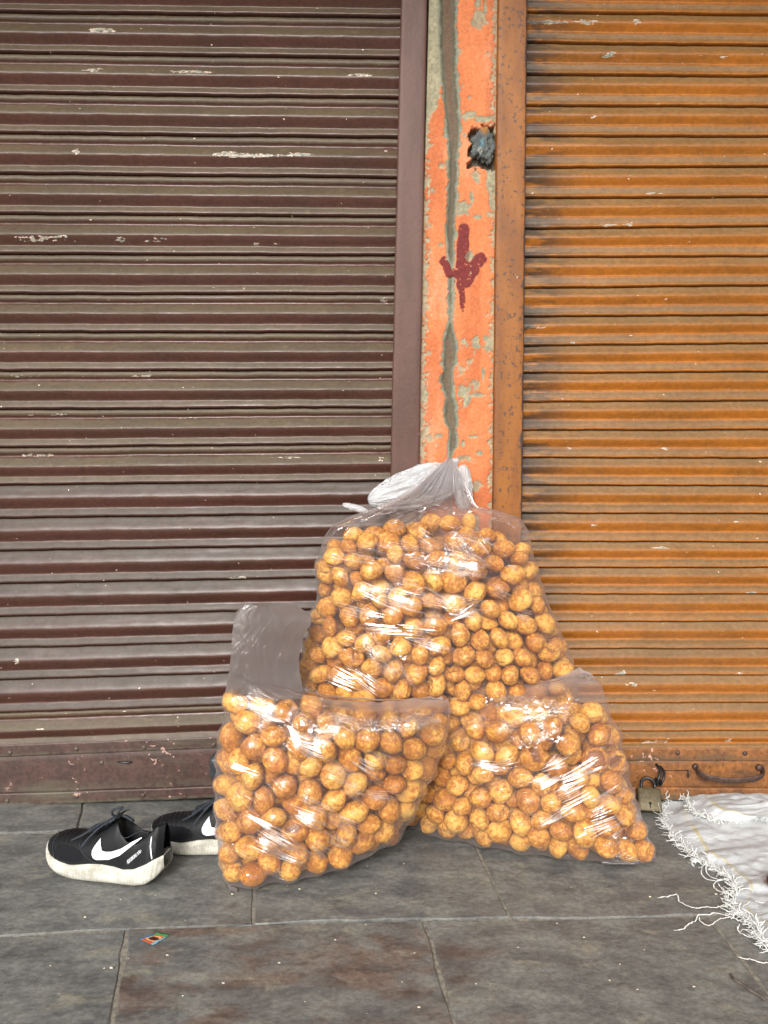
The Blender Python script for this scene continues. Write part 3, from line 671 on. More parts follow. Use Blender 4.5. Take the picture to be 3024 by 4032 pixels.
# ------------------------------------------------------------------ puri shapes
def puri_mesh(seed, sub=3, kind='whole'):
    bm = bmesh.new(); bmesh.ops.create_icosphere(bm, subdivisions=sub, radius=1)
    V = np.array([v.co[:] for v in bm.verts]); Fc = [tuple(v.index for v in f.verts) for f in bm.faces]; bm.free()
    rs = np.random.RandomState(seed)
    o = rs.rand(6) * 50
    n = fbm(V[:, 0] * 1.5 + o[0] + V[:, 2], V[:, 1] * 1.5 + o[1] - .7 * V[:, 2], 101, 3)
    n2 = vnoise(V[:, 0] * 4 + o[2], V[:, 2] * 4 + V[:, 1] * 3 + o[3], 105)
    up = .80 + .14 * rs.rand(); dn = .66 + .2 * rs.rand(); ax = 1 + .16 * (rs.rand() - .5)
    z = V[:, 2]
    ridge = np.exp(-(z / .07) ** 2) * (.05 if seed % 3 else .075)
    r = 1 + .10 * n + .018 * n2
    X = V[:, 0] * r * (1 + ridge) * ax; Y = V[:, 1] * r * (1 + ridge) / ax; Z = z * r * np.where(z > 0, up, dn)
    Z += .05 * X * vnoise(o[4], o[5], 3)
    ins = np.zeros(len(V))
    if kind == 'dent':
        a = np.array([.75, -.5, .45]); a /= np.linalg.norm(a); q = V @ a
        k = sstep(.72, .93, q + .06 * n2); sh = k * .42; X -= a[0] * sh; Y -= a[1] * sh; Z -= a[2] * sh; ins = k * .25
    if kind == 'broken':
        a = np.array([-.2, .3, .93]); a /= np.linalg.norm(a); q = V @ a
        k = sstep(.70, .76, q + .10 * n2 + .06 * n); sh = k * (.95 + .2 * (q - .8)); X -= a[0] * sh; Y -= a[1] * sh; Z -= a[2] * sh; ins = k
    if kind == 'slit':
        k = np.exp(-((V[:, 2] - .12 * n2 - .05) / .08) ** 2) * (V[:, 0] > .1) * sstep(.1, .5, V[:, 0]); X -= V[:, 0] * k * .3; Y -= V[:, 1] * k * .3; ins = k * .8
    me = mesh('puri', np.stack([X, Y, Z], 1) * .0266, Fc)
    at = me.attributes.new('inside', 'FLOAT', 'POINT'); at.data.foreach_set('value', ins.astype(np.float32))
    me.materials.append(M_puri); return me
KINDS = ['whole'] * 9 + ['dent', 'dent', 'broken', 'slit', 'slit']
PURI = [puri_mesh(s + 3, 4 if k != 'whole' else 3, k) for s, k in enumerate(KINDS)]
PURI_LO = [puri_mesh(s + 60, 2) for s in range(6)]

# ------------------------------------------------------------------ bags
NPHI = 420
def bag_rows(rows, n=300):
    """rows: (Lx, Ly, Rx, Ry, YL, YR, half depth) in sheet pixels and metres; from the bottom up"""
    R = np.array(rows, float)
    L = np.array([onY(r[0] * D, r[1] * D, r[4]) for r in R]); Q = np.array([onY(r[2] * D, r[3] * D, r[5]) for r in R])
    b = R[:, 6]
    M = (L + Q) / 2; s = np.r_[0, np.cumsum(np.linalg.norm(np.diff(M, axis=0), axis=1) + np.abs(np.diff(b)) * .5)]
    u = np.linspace(0, s[-1], n)
    def itp(a):
        # monotone-ish smoothing of a linear interpolation
        v = np.interp(u, s, a); k = np.hanning(15); k /= k.sum(); p = np.pad(v, 7, mode='reflect', reflect_type='odd'); return np.convolve(p, k, 'valid')
    Li = np.stack([itp(L[:, i]) for i in range(3)], 1); Qi = np.stack([itp(Q[:, i]) for i in range(3)], 1); bi = np.maximum(itp(b), .003)
    return Li, Qi, bi, u, s
def bag_surface(Li, Qi, bi, expo=2.35, sag=None):
    pd = np.linspace(0, 2 * math.pi, 8001); c, s = np.cos(pd), np.sin(pd)
    cx = np.sign(c) * np.abs(c) ** (2 / expo); sy = np.sign(s) * np.abs(s) ** (2 / expo)
    al = np.r_[0, np.cumsum(np.hypot(np.diff(cx) * .25, np.diff(sy) * .12))]; tgt = np.linspace(0, al[-1], NPHI, endpoint=False)
    cx, sy, ph = np.interp(tgt, al, cx), np.interp(tgt, al, sy), np.interp(tgt, al, pd)
    M = (Li + Qi) / 2; A = (Qi - Li) / 2
    ax = A.copy(); hz = np.stack([A[:, 1], -A[:, 0], 0 * A[:, 0]], 1); hz /= np.linalg.norm(hz, axis=1)[:, None]   # towards the street
    G = M[:, None] + A[:, None] * cx[None, :, None] + hz[:, None] * (bi[:, None] * sy[None, :])[..., None]
    if sag is not None: G[..., 2] -= sag[:, None] * (1 - np.abs(cx[None, :]) ** 2)
    return G, ph
def grid_normals(G):
    dp = np.roll(G, -1, 1) - np.roll(G, 1, 1); dt = np.gradient(G, axis=0)
    N = np.cross(dp, dt); N /= np.linalg.norm(N, axis=-1)[..., None] + 1e-12
    c = G.mean((0, 1)); 
    if (N * (G - c)).sum() < 0: N = -N
    return N
RP = .0262
def pack(G, N, fillf, dens, seed, rmul=1.0):
    """random packing of puris inside the surface, settled by repulsion"""
    rs = np.random.RandomState(seed)
    sub = G[::3, ::4].reshape(-1, 3); sn = N[::3, ::4].reshape(-1, 3)
    kd = kdtree.KDTree(len(sub))
    for i, p in enumerate(sub): kd.insert(p, i)
    kd.balance()
    lo, hi = G.reshape(-1, 3).min(0), G.reshape(-1, 3).max(0)
    def sdist(P):
        d = np.empty(len(P)); nn = np.empty((len(P), 3))
        for k, p in enumerate(P):
            co, i, ds = kd.find(p); nn[k] = sn[i]; d[k] = (p - sub[i]) @ sn[i]
        return d, nn
    C = lo + rs.rand(6000, 3) * (hi - lo); d, _ = sdist(C); ins = (d < 0) & (C[:, 2] < fillf(C[:, 0]) + .01)
    vol = np.prod(hi - lo) * ins.mean(); P = C[ins]
    r0 = RP * rmul
    n = int(vol * dens / (4 / 3 * math.pi * r0 ** 3)); 
    while len(P) < n: P = np.r_[P, P + rs.randn(*P.shape) * .01]
    P = P[rs.permutation(len(P))[:n]]
    R = r0 * (.86 + .26 * rs.rand(n))
    for it in range(130):
        diff = P[:, None] - P[None]; dd = np.sqrt((diff ** 2).sum(-1)) + np.eye(n) * 9 + 1e-9
        ov = np.maximum(0, (R[:, None] + R[None]) * .985 - dd)
        P = P + (diff / dd[..., None] * (ov * .42)[..., None]).sum(1)
        P[:, 2] -= .0008 if it < 105 else 0
        if it % 2 == 0 or it > 120:
            d, nn = sdist(P); e = np.maximum(0, d + R * .93); P -= nn * e[:, None]
        P[:, 2] = np.maximum(P[:, 2], R * .88 + .003)
        P[:, 2] = np.minimum(P[:, 2], fillf(P[:, 0]))
    return P, R, vol
def membrane(G, N, P, R, emax, iters=220, pull=.00001, free=None):
    e = np.full(G.shape[:2], emax, np.float32) if np.isscalar(emax) else emax.astype(np.float32).copy()
    lim = e.copy(); G32 = G.astype(np.float32); N32 = N.astype(np.float32)
    for p, r in zip(P, R):
        rr = r * 1.06 + .001
        m = (np.abs(G32[..., 0] - p[0]) < .09) & (np.abs(G32[..., 2] - p[2]) < .09) & (np.abs(G32[..., 1] - p[1]) < .09)
        if not m.any(): continue
        v = G32[m] - p.astype(np.float32); nn = N32[m]; h = (v * nn).sum(1); l2 = (v * v).sum(1) - h * h
        ok = l2 < rr * rr
        t = np.where(ok, h - np.sqrt(np.maximum(rr * rr - l2, 0)), 9.0)
        lim[m] = np.minimum(lim[m], np.maximum(t, -.02))
    e = np.minimum(e, lim)
    for k in range(iters):
        a = (np.roll(e, 1, 1) + np.roll(e, -1, 1)) * .25
        b = e.copy(); b[1:-1] = (e[2:] + e[:-2]) * .25; b[0] *= .5; b[-1] *= .5
        e = np.minimum(a + b + pull, lim)
    return e, lim
ALLP = []; FILM = {}
def make_bag(name, label, rows, mat, sag, fillpx, dens, seed, headt, neck=None, fillY=-.3, emax=.011, rmul=1.0, nrow=300, expo=2.35, bands=()):
    Li, Qi, bi, u, s = bag_rows(rows, nrow)
    sg = np.interp(u / u[-1], *sag)
    G, ph = bag_surface(Li, Qi, bi, expo, sg)
    G[..., 2] = np.where(G[..., 2] < .004, .004 + .0 * G[..., 2], G[..., 2])
    N = grid_normals(G)
    fp = [onY(a * D, b * D, fillY) for a, b in fillpx]; fx = np.array([p[0] for p in fp]); fz = np.array([p[2] for p in fp])
    fillf = lambda x: np.interp(x, fx, fz) - RP
    P, R, vol = pack(G, N, fillf, dens, seed, rmul)
    # free height of the film above the filling lets it crease more
    top = sstep(-.02, .05, G[..., 2] - fillf(G[..., 0]) - RP)
    em = emax + .010 * top
    e, lim = membrane(G, N, P, R, em)
    phg = ph[None, :]; ug = u[:, None]
    arc = np.cumsum(np.linalg.norm(np.diff(G, axis=1, append=G[:, :1]), axis=-1), axis=1)
    a0 = arc - arc[:, [NPHI * 3 // 4]] if False else arc
    # soft folds in the loose film
    xx, zz = G[..., 0], G[..., 2]
    f1 = np.abs(fbm(xx * 13 + zz * 5 + seed, zz * 11 - xx * 3 + G[..., 1] * 6, 111, 3)) * .030 - np.abs(fbm(xx * 40 + zz * 30, zz * 18 + seed, 115, 2)) * .006
    e = e + top * f1 * .8
    if neck is not None:
        k = sstep(neck[0], neck[1], u / u[-1])[:, None]
        pleat = np.abs(np.sin(phg * 9 + 2.2 * np.sin(phg * 2 + seed))) + .5 * np.abs(np.sin(phg * 23 + 3 * np.sin(phg * 3)))
        e = e * (1 - k) + k * (.010 * pleat * (1 - .75 * sstep(neck[1], 1, u / u[-1])[:, None]))
        e = np.minimum(e, lim)
    pxx, pyy = proj(G); pxx /= D; pyy /= D; crump = np.zeros(G.shape[:2]); front = (N[..., 1] < .2)
    for pts, hw, amp in bands:
        bx = [p[0] for p in pts]; by = [p[1] for p in pts]; q = (pyy - np.interp(pxx, bx, by) - 5 * vnoise(pxx / 22, pyy / 90, 77)) / hw
        mx = sstep(bx[0] - 22, bx[0] + 22, pxx) * sstep(bx[-1] + 22, bx[-1] - 22, pxx) * front
        e = e - amp * (sstep(-1, 1, q) - sstep(1, 6, q)) * mx; crump = np.maximum(crump, np.exp(-q ** 4) * mx)
    G2 = G - N * e[..., None]
    G2[..., 2] = np.maximum(G2[..., 2], .0025)
    fuv = np.stack([-arc, np.broadcast_to(ug, arc.shape), 0 * arc], -1)
    hd = np.clip(top, 0, 1)
    me = grid_mesh('film', G2, closed=True, attrs={'fuv': fuv, 'head': hd, 'crump': crump}, flip=True)
    base = empty(name, (float(G[..., 0].mean()), float(G[..., 1].mean()), 0)); tag(base, label, 'plastic bag', 'clear plastic bags of fried puri')
    part('film', me, mat, base)
    FILM[label] = (G2, N)
    ALLP.append((P, R, name, label)); print(label[:20], 'n', len(P), 'vol', round(vol, 4))
    return base, G2
YLl, YRl = -.33, -.24
rowsL = [(505, 1899, 842, 1800, -.36, -.25, .02), (486, 1899, 855, 1798, -.36, -.25, .075), (479, 1893, 864, 1788, -.36, -.25, .098), (472, 1862, 885, 1758, -.36, -.25, .112), (466, 1790, 915, 1700, -.36, -.26, .118),
         (463, 1690, 948, 1635, YLl - .02, YRl - .02, .118), (470, 1600, 972, 1572, YLl - .02, YRl - .04, .108), (477, 1540, 985, 1530, YLl - .03, YRl - .05, .085), (487, 1490, 984, 1502, YLl - .04, YRl - .06, .055), (500, 1455, 968, 1489, YLl - .04, YRl - .07, .028), (512, 1445, 935, 1484, YLl - .04, YRl - .07, .008)]
bagL, GL = make_bag('plastic_bag', 'lower left clear plastic bag of fried puri, its empty film flap standing up behind it', rowsL, M_filmL, ([0, .75, 1], [0, .0, .030]),
                    [(470, 1466), (600, 1482), (700, 1528), (800, 1548), (980, 1560)], .69, 5, .8, fillY=-.42, rmul=1.07,
                    bands=[([(700, 1552), (800, 1562), (870, 1562), (940, 1552)], 17, .014), ([(640, 1535), (670, 1560), (700, 1572)], 14, .008)])
rowsR = [(895, 1772, 1398, 1852, -.12, -.288, .02), (880, 1772, 1412, 1852, -.12, -.288, .066), (874, 1766, 1418, 1846, -.12, -.288, .086), (880, 1738, 1403, 1808, -.14, -.295, .103), (903, 1685, 1375, 1733, -.15, -.28, .113),
         (935, 1610, 1354, 1643, -.16, -.26, .113), (965, 1548, 1334, 1560, -.18, -.25, .102), (985, 1508, 1319, 1505, -.20, -.24, .08), (998, 1483, 1306, 1468, -.21, -.24, .05), (1012, 1468, 1290, 1445, -.21, -.25, .022), (1035, 1459, 1262, 1437, -.21, -.25, .007)]
bagR, GR = make_bag('plastic_bag', 'lower right clear plastic bag of fried puri slumped towards the padlock', rowsR, M_filmR, ([0, .8, 1], [0, 0, .012]),
                    [(900, 1500), (1000, 1505), (1130, 1510), (1240, 1490), (1330, 1480)], .69, 8, .8, fillY=-.30, rmul=1.04,
                    bands=[([(1065, 1495), (1120, 1515), (1180, 1528), (1240, 1535)], 24, .016), ([(1105, 1600), (1170, 1592), (1215, 1575)], 10, .008)])
rowsU = [(730, 1650, 1170, 1650, -.12, -.12, .02), (690, 1645, 1205, 1645, -.12, -.12, .06), (662, 1628, 1232, 1628, -.12, -.12, .09), (645, 1590, 1246, 1590, -.13, -.13, .11), (640, 1530, 1250, 1530, -.14, -.14, .12),
         (645, 1440, 1240, 1435, -.15, -.15, .13), (668, 1345, 1207, 1350, -.15, -.15, .135), (686, 1275, 1180, 1272, -.15, -.15, .135), (678, 1210, 1162, 1200, -.15, -.15, .125), (688, 1160, 1150, 1145, -.14, -.14, .105), (712, 1128, 1130, 1114, -.13, -.13, .082),
         (765, 1106, 1085, 1099, -.12, -.12, .06), (830, 1084, 1032, 1090, -.11, -.11, .042), (880, 1058, 1018, 1062, -.10, -.10, .032), (925, 1022, 1000, 1026, -.09, -.09, .02), (960, 995, 983, 996, -.085, -.085, .008), (969, 988, 976, 989, -.085, -.085, .004)]
bagU, GU = make_bag('plastic_bag', 'tall upper clear plastic bag of fried puri with knotted white top, leaning on the pillar', rowsU, M_filmU, ([0, 1], [0, 0]),
                    [(640, 1128), (730, 1098), (900, 1074), (1010, 1062), (1100, 1082), (1200, 1118)], .70, 2, .9, neck=(.66, .90), fillY=-.2, nrow=420,
                    bands=[([(945, 1165), (1000, 1190), (1050, 1215)], 16, .012), ([(880, 1200), (940, 1222), (1010, 1240), (1050, 1245)], 10, .010), ([(960, 1150), (990, 1150), (1040, 1160)], 9, .008), ([(790, 1395), (830, 1440)], 22, .010), ([(715, 1150), (745, 1125), (850, 1100)], 6, .006)])

# which puris show largest from the street
def visible_counts():
    H, Wd = 504, 378; zb = np.full((H, Wd), 9.0); ib = np.full((H, Wd), -1)
    allp = []
    for bi_, (P, R, n, l) in enumerate(ALLP):
        for p, r in zip(P, R): allp.append((p, r, bi_))
    for k, (p, r, b) in enumerate(allp):
        x, y = proj(p); dep = p[1] - CAM[1]; x /= 8; y /= 8; rp = r * F / dep / 8
        x0, x1, y0, y1 = int(x - rp), int(x + rp) + 1, int(y - rp), int(y + rp) + 1
        if x0 < 0 or x1 >= Wd or y0 < 0 or y1 >= H: continue
        yy, xx = np.mgrid[y0:y1 + 1, x0:x1 + 1]; q = ((xx - x) ** 2 + (yy - y) ** 2) / rp ** 2; dd = dep - r * np.sqrt(np.maximum(0, 1 - q))
        m = (q < 1) & (dd < zb[y0:y1 + 1, x0:x1 + 1]); zb[y0:y1 + 1, x0:x1 + 1][m] = dd[m]; ib[y0:y1 + 1, x0:x1 + 1][m] = k
    cnt = np.bincount(ib[ib >= 0], minlength=len(allp)); return allp, cnt
allp, cnt = visible_counts()
order = np.argsort(-cnt); single = set(order[:300].tolist())
print('visible puris', (cnt > 4).sum(), 'of', len(allp))
PL_ = ['crisp golden brown fried puri ball packed in the lower left plastic bag', 'crisp golden brown fried puri ball packed in the lower right plastic bag', 'crisp golden brown fried puri ball packed in the tall upper plastic bag']
PG_ = ['puri balls in the lower left bag', 'puri balls in the lower right bag', 'puri balls in the upper bag']
rot = lambda: Matrix.Rotation(random.uniform(0, 6.28), 3, 'Z') @ Matrix.Rotation(random.uniform(0, 3.14), 3, 'X') @ Matrix.Rotation(random.uniform(0, 6.28), 3, 'Z')
SV, SF, SR, off = [], [], [], 0
for k, (p, r, b) in enumerate(allp):
    m3 = rot(); s_ = r / .0266 * 1.0
    if k in single:
        o = bpy.data.objects.new('fried_puri', random.choice(PURI)); COL.objects.link(o); o.location = p; o.rotation_euler = m3.to_euler(); o.scale = (s_,) * 3
        Pb = ALLP[b][0]; fx_ = (p[0] - Pb[:, 0].min()) / np.ptp(Pb[:, 0]); fz_ = (p[2] - Pb[:, 2].min()) / np.ptp(Pb[:, 2])
        hz_ = 'left' if fx_ < .33 else ('right' if fx_ > .67 else 'middle'); vz_ = 'top' if fz_ > .78 else ('upper' if fz_ > .52 else ('lower' if fz_ > .22 else 'bottom'))
        kd_ = KINDS[PURI.index(o.data)]; kd_ = {'whole': 'round golden', 'dent': 'dented golden', 'broken': 'broken open', 'slit': 'cracked golden'}[kd_]
        tag(o, '%s puri ball at the %s %s of the %s plastic bag' % (kd_, vz_, hz_, ['lower left', 'lower right', 'tall upper'][b]), 'fried puri', PG_[b])
    else:
        src = PURI_LO[k % 6]; n = len(src.vertices); co = np.empty(n * 3, np.float32); src.vertices.foreach_get('co', co)
        co = co.reshape(-1, 3) @ np.array(m3).T * s_ + p; SV.append(co)
        SF.append(np.array([q.vertices[:] for q in src.polygons]) + off); SR.append(np.full(n, random.random())); off += n
SV = np.concatenate(SV); SF = np.concatenate(SF); SR = np.concatenate(SR).astype(np.float32)
me = bpy.data.meshes.new('puri_mass'); me.vertices.add(len(SV)); me.vertices.foreach_set('co', SV.astype(np.float32).ravel())
me.loops.add(SF.size); me.loops.foreach_set('vertex_index', SF.ravel().astype(np.int32)); me.polygons.add(len(SF))
me.polygons.foreach_set('loop_start', np.arange(0, SF.size, 3, dtype=np.int32)); me.polygons.foreach_set('loop_total', np.full(len(SF), 3, dtype=np.int32)); me.update(calc_edges=True); me.shade_smooth()
at = me.attributes.new('rnd', 'FLOAT', 'POINT'); at.data.foreach_set('value', SR)
tag(link('inner_puris', me, M_puri), 'fried puri balls packed deeper inside the three plastic bags', 'fried puri', kind='stuff')

# ------------------------------------------------------------------ loose film pieces
def sheet(name, left, right, Y, mat, parent, nu=60, nv=60, amp=.012, seed=0, bulge=.03, head=1.0, fs=9):
    """a sheet of film between a left and a right edge given in sheet pixels (bottom up), Y a function of (u, v)"""
    Lp = smooth_path(np.array(left) * D, nv); Rp = smooth_path(np.array(right) * D, nv); G = np.zeros((nv, nu, 3))
    us = np.linspace(0, 1, nu); vs = np.linspace(0, 1, nv)
    for i in range(nv):
        for j in range(nu):
            px, py = Lp[i] * (1 - us[j]) + Rp[i] * us[j]; y = Y(us[j], vs[i]); G[i, j] = onY(px, py, y)
    U, V_ = np.meshgrid(us, vs)
    G[..., 1] -= bulge * np.sin(U * math.pi) * (.5 + .5 * V_) + amp * fbm(U * fs + seed, V_ * fs * .8 + U * 3, 131, 4) + amp * .5 * np.abs(fbm(U * fs * 2 + V_ * 4, V_ * fs + seed, 135, 3))
    uv = np.stack([G[..., 0], G[..., 2], 0 * U], -1)
    return part(name, grid_mesh(name, G, attrs={'fuv': uv, 'head': np.full(U.shape, head)}), mat, parent)
# standing empty flap of the lower left bag: two layers meeting at the top edge
fl = [(487, 1495), (495, 1450), (500, 1400), (504, 1350), (512, 1320), (535, 1304)]
frr = [(660, 1510), (652, 1475), (646, 1430), (655, 1380), (672, 1335), (640, 1306)]
sheet('film_flap', fl, frr, lambda u, v: -.40 + .10 * u + .03 * v, M_filmF, bagL, 80, 80, .004, 3, .035, .5, 5)
sheet('film_flap', fl, frr, lambda u, v: -.395 + .115 * u + .03 * v, M_filmF, bagL, 60, 60, .004, 8, -.02, .4, 4)
# bottom corner tip of film
def tip(parent, pts, mat):
    P = [onZ(a * D, b * D, z) for a, b, z in pts]
    V = []; Fc = []
    G = np.zeros((9, 9, 3))
    for i in range(9):
        for j in range(9):
            a, b = i / 8, j / 8; G[i, j] = (np.array(P[0]) * (1 - a) + np.array(P[1]) * a) * (1 - b) + (np.array(P[3]) * (1 - a) + np.array(P[2]) * a) * b
            G[i, j, 2] += .003 * abs(vnoise(i * .9, j * .9, 9)) + .001
    uv = G.copy()
    part('seam_corner', grid_mesh('seam_corner', G, attrs={'fuv': uv, 'head': np.full((9, 9), 1.0)}), mat, parent)
tip(bagL, [(492, 1914, .008), (512, 1920, .006), (512, 1930, .001), (496, 1925, .001)], M_filmF)
tip(bagR, [(1404, 1850, .010), (1414, 1848, .012), (1424, 1864, .001), (1404, 1864, .001)], M_filmF)
# white bunch of gathered film left and right of the neck
def wad(name, c0, c1, r0, r1, Y0, Y1, parent, seed, depth=.5, sub=6):
    """crumpled bolster between two sheet-pixel points"""
    bm = bmesh.new(); bmesh.ops.create_icosphere(bm, subdivisions=sub, radius=1)
    V = np.array([v.co[:] for v in bm.verts]); Fc = [tuple(v.index for v in f.verts) for f in bm.faces]; bm.free()
    A = onY(c0[0] * D, c0[1] * D, Y0); B = onY(c1[0] * D, c1[1] * D, Y1); ax = B - A; L = np.linalg.norm(ax); ax /= L
    yv = np.array([0, -1, 0.]); zv = np.cross(ax, yv); zv /= np.linalg.norm(zv); yv = np.cross(zv, ax)
    t = (V[:, 0] + 1) / 2; px = D * (1.8) / F
    rr = (r0 + (r1 - r0) * t) * px
    ang = np.arctan2(V[:, 2], V[:, 1]); q = np.sqrt(np.maximum(0, 1 - V[:, 0] ** 2)) ** .75
    cr = 1 - .10 * np.abs(np.sin(ang * 7 + seed + 2.0 * vnoise(t * 3, ang * 0 + seed, 141))) - .30 * np.abs(fbm(t * 3.5 + seed, ang * 4.2, 145, 5)) - .30 * np.abs(fbm(t * 2.0 + seed * 3, ang * 9, 147, 3)) + .10 * vnoise(t * 2 + seed, ang * 1.2, 149)
    rad_ = rr * q * cr
    Pn = A + ax * ((t * (L + (r0 + r1) * px * .5) - r0 * px * .3))[:, None] + zv * (np.sin(ang) * rad_)[:, None] + yv * (np.cos(ang) * rad_ * depth)[:, None]
    me = mesh(name, Pn, Fc)
    a1 = me.attributes.new('fuv', 'FLOAT_COLOR', 'POINT'); uv = np.ones((len(V), 4), np.float32); uv[:, 0] = t * L; uv[:, 1] = ang * .03; uv[:, 2] = 0; a1.data.foreach_set('color', uv.ravel())
    a2 = me.attributes.new('head', 'FLOAT', 'POINT'); a2.data.foreach_set('value', np.full(len(V), .9, np.float32))
    return part(name, me, M_filmK, parent)
wad('gathered_top', (806, 1080), (960, 1040), 40, 60, -.06, -.05, bagU, 1.0, .55)
wad('gathered_top', (1000, 1010), (1002, 1085), 22, 26, -.055, -.06, bagU, 4.0, .6)
wad('gathered_top', (905, 1060), (980, 1000), 34, 14, -.055, -.06, bagU, 7.0, .5)
wad('knot_tail', (742, 1090), (790, 1104), 9, 9, -.08, -.09, bagU, 2.0, .5, 4)

# film creases: strips tilted at the sun and whitened to stand for highlights
M_glint = mat_film('whitened film glint crease', 0, .12, 0, 2.2, blur=.0, gl=4.0, wc=(.9, .9, .9))
def creases(bag, G2, clusters, patches, seed):
    rs = np.random.RandomState(seed); sel = G2[(proj(G2)[0] > -9)].reshape(-1, 3)
    cy0 = G2[..., 1].mean(1, keepdims=True) + 0 * G2[..., 1]; sel = G2[G2[..., 1] < cy0]
    qx, qy = proj(sel); qx /= D; qy /= D; kd = kdtree.KDTree(len(sel))
    for i in range(len(sel)): kd.insert((qx[i], qy[i], 0), i)
    kd.balance()
    def depth(x, y):
        f = kd.find_n((x, y, 0), 4); w = np.array([1 / (k[2] + .5) for k in f]); return float((w * np.array([sel[k[1], 1] for k in f])).sum() / w.sum()) if f[0][2] < 9 else None
    half = np.array([-.06, -math.cos(rad(26)), math.sin(rad(26))]); V = []; Fc = []
    def strip(x0, y0, x1, y1, w, sag=0.0):
        n = max(5, int(math.hypot(x1 - x0, y1 - y0) / 4)); t = np.linspace(0, 1, n); pts = []
        for a in t:
            x = x0 + (x1 - x0) * a; y = y0 + (y1 - y0) * a + sag * math.sin(a * math.pi); d = depth(x, y)
            if d is None: return
            pts.append((x, y, d))
        Y = np.array([p[2] for p in pts]); e = Y.copy()
        for _ in range(12):
            e = np.minimum(e, np.r_[e[0], (e[:-2] + e[2:]) / 2, e[-1]])
        if (Y - e).max() > .045: return
        P = np.array([onY(p[0] * D, p[1] * D, q) for p, q in zip(pts, e)])
        h = half + rs.randn(3) * .05; h /= np.linalg.norm(h)
        T = np.gradient(P, axis=0); T /= np.linalg.norm(T, axis=1)[:, None]
        S_ = np.cross(T, h); S_ /= np.linalg.norm(S_, axis=1)[:, None]; S_ *= np.sign(-S_[:, 2:3] + 1e-9)    # runs down the lit flank
        ww = w * np.sin(np.pi * np.clip(t * .96 + .02, 0, 1)) ** .6 * (1 + .3 * vnoise(t * 6, seed + x0, 5))
        top = P + np.array([0, -.0020, 0]); crest = top + S_ * ww[:, None]; base = crest + np.array([0, .0010, -.0012]) * (ww / w)[:, None]
        o = len(V)
        for a, b, c in zip(top, crest, base): V.extend([a, b, c])
        for i in range(n - 1):
            for k in range(2): Fc.append((o + i * 3 + k, o + i * 3 + k + 1, o + i * 3 + 4 + k, o + i * 3 + 3 + k))
    C = lambda a, b: (432.3 + a * .6249, 950.2 + b * .6249)
    for ax, ay, bx, by, n in clusters:
        (x0, y0), (x1, y1) = C(ax, ay), C(bx, by); L = math.hypot(x1 - x0, y1 - y0); nx, ny = -(y1 - y0) / L, (x1 - x0) / L; fan = rs.uniform(-.5, .5); sp = rs.uniform(3.2, 5.0)
        for k in range(n + 2):
            o = (k - (n - 1) / 2) * sp + rs.uniform(-.8, .8); a = rs.uniform(-.12, .30); b = rs.uniform(.62, 1.12); f0, f1 = 1 + fan * .7, 1 - fan * .7
            strip(x0 + (x1 - x0) * a + nx * o * f0, y0 + (y1 - y0) * a + ny * o * f0, x0 + (x1 - x0) * b + nx * o * f1, y0 + (y1 - y0) * b + ny * o * f1, rs.choice([.0012, .0017, .0024, .0038], p=[.3, .35, .25, .1]), rs.uniform(-1, 1))
    for ax, ay, bx, by, th, n in patches:  # short facets added as glints over the crumpled areas
        (x0, y0), (x1, y1) = C(ax, ay), C(bx, by)
        for k in range(n):
            a = rs.rand(); x = x0 + (x1 - x0) * a; y = y0 + (y1 - y0) * a + rs.uniform(-th, th) * .6249 * math.sin(math.pi * min(1, a * .9 + .08)); l = rs.uniform(5, 15); g = rs.uniform(-.9, .5)
            strip(x, y, x + l * math.cos(g), y + l * math.sin(g), rs.uniform(.0014, .0042), rs.uniform(-2, 2))
    n = len(V); me = mesh('film_glint_creases', V, Fc, False)
    a1 = me.attributes.new('fuv', 'FLOAT_COLOR', 'POINT'); uv = np.ones((n, 4), np.float32); uv[:, :3] = np.array(V); a1.data.foreach_set('color', uv.ravel())
    o = part('film_glint_creases', me, M_glint, bag); o['kind'] = 'stuff'
creases(bagL, GL, [(325, 1045, 445, 1085, 6), (430, 1110, 560, 1180, 6), (540, 1100, 640, 1150, 4), (590, 1070, 700, 1125, 4), (200, 1350, 330, 1425, 8), (305, 1265, 450, 1330, 7), (340, 1225, 470, 1285, 3), (450, 1290, 560, 1350, 7), (180, 1300, 300, 1360, 3),
                   (200, 1400, 400, 1480, 5), (130, 1435, 210, 1500, 5), (390, 1395, 470, 1445, 5), (550, 1215, 690, 1225, 3), (470, 1170, 590, 1250, 3), (240, 1475, 310, 1505, 4), (100, 1110, 200, 1150, 2), (310, 1380, 390, 1440, 5), (440, 1350, 520, 1400, 4), (330, 990, 350, 1080, 3)],
        [(600, 1000, 825, 965, 14, 46), (335, 985, 440, 985, 22, 22), (430, 992, 620, 998, 3, 8), (790, 880, 880, 960, 12, 5)], 21)
creases(bagR, GR, [(1010, 1125, 1100, 1088, 5), (1180, 1135, 1280, 1078, 6), (1250, 1175, 1380, 1110, 8), (1225, 1245, 1335, 1190, 8), (1360, 1255, 1450, 1205, 6), (1330, 1320, 1450, 1275, 8), (1370, 1395, 1500, 1310, 10), (1420, 1380, 1530, 1330, 6), (1400, 1440, 1550, 1440, 4),
                   (930, 1108, 1050, 1122, 3), (1160, 1335, 1280, 1255, 5), (1150, 1190, 1240, 1150, 5), (1290, 1390, 1360, 1350, 5), (1480, 1260, 1530, 1340, 3)],
        [(960, 900, 1240, 930, 30, 60), (1080, 1060, 1250, 1030, 10, 26), (1240, 930, 1300, 900, 20, 10)], 22)
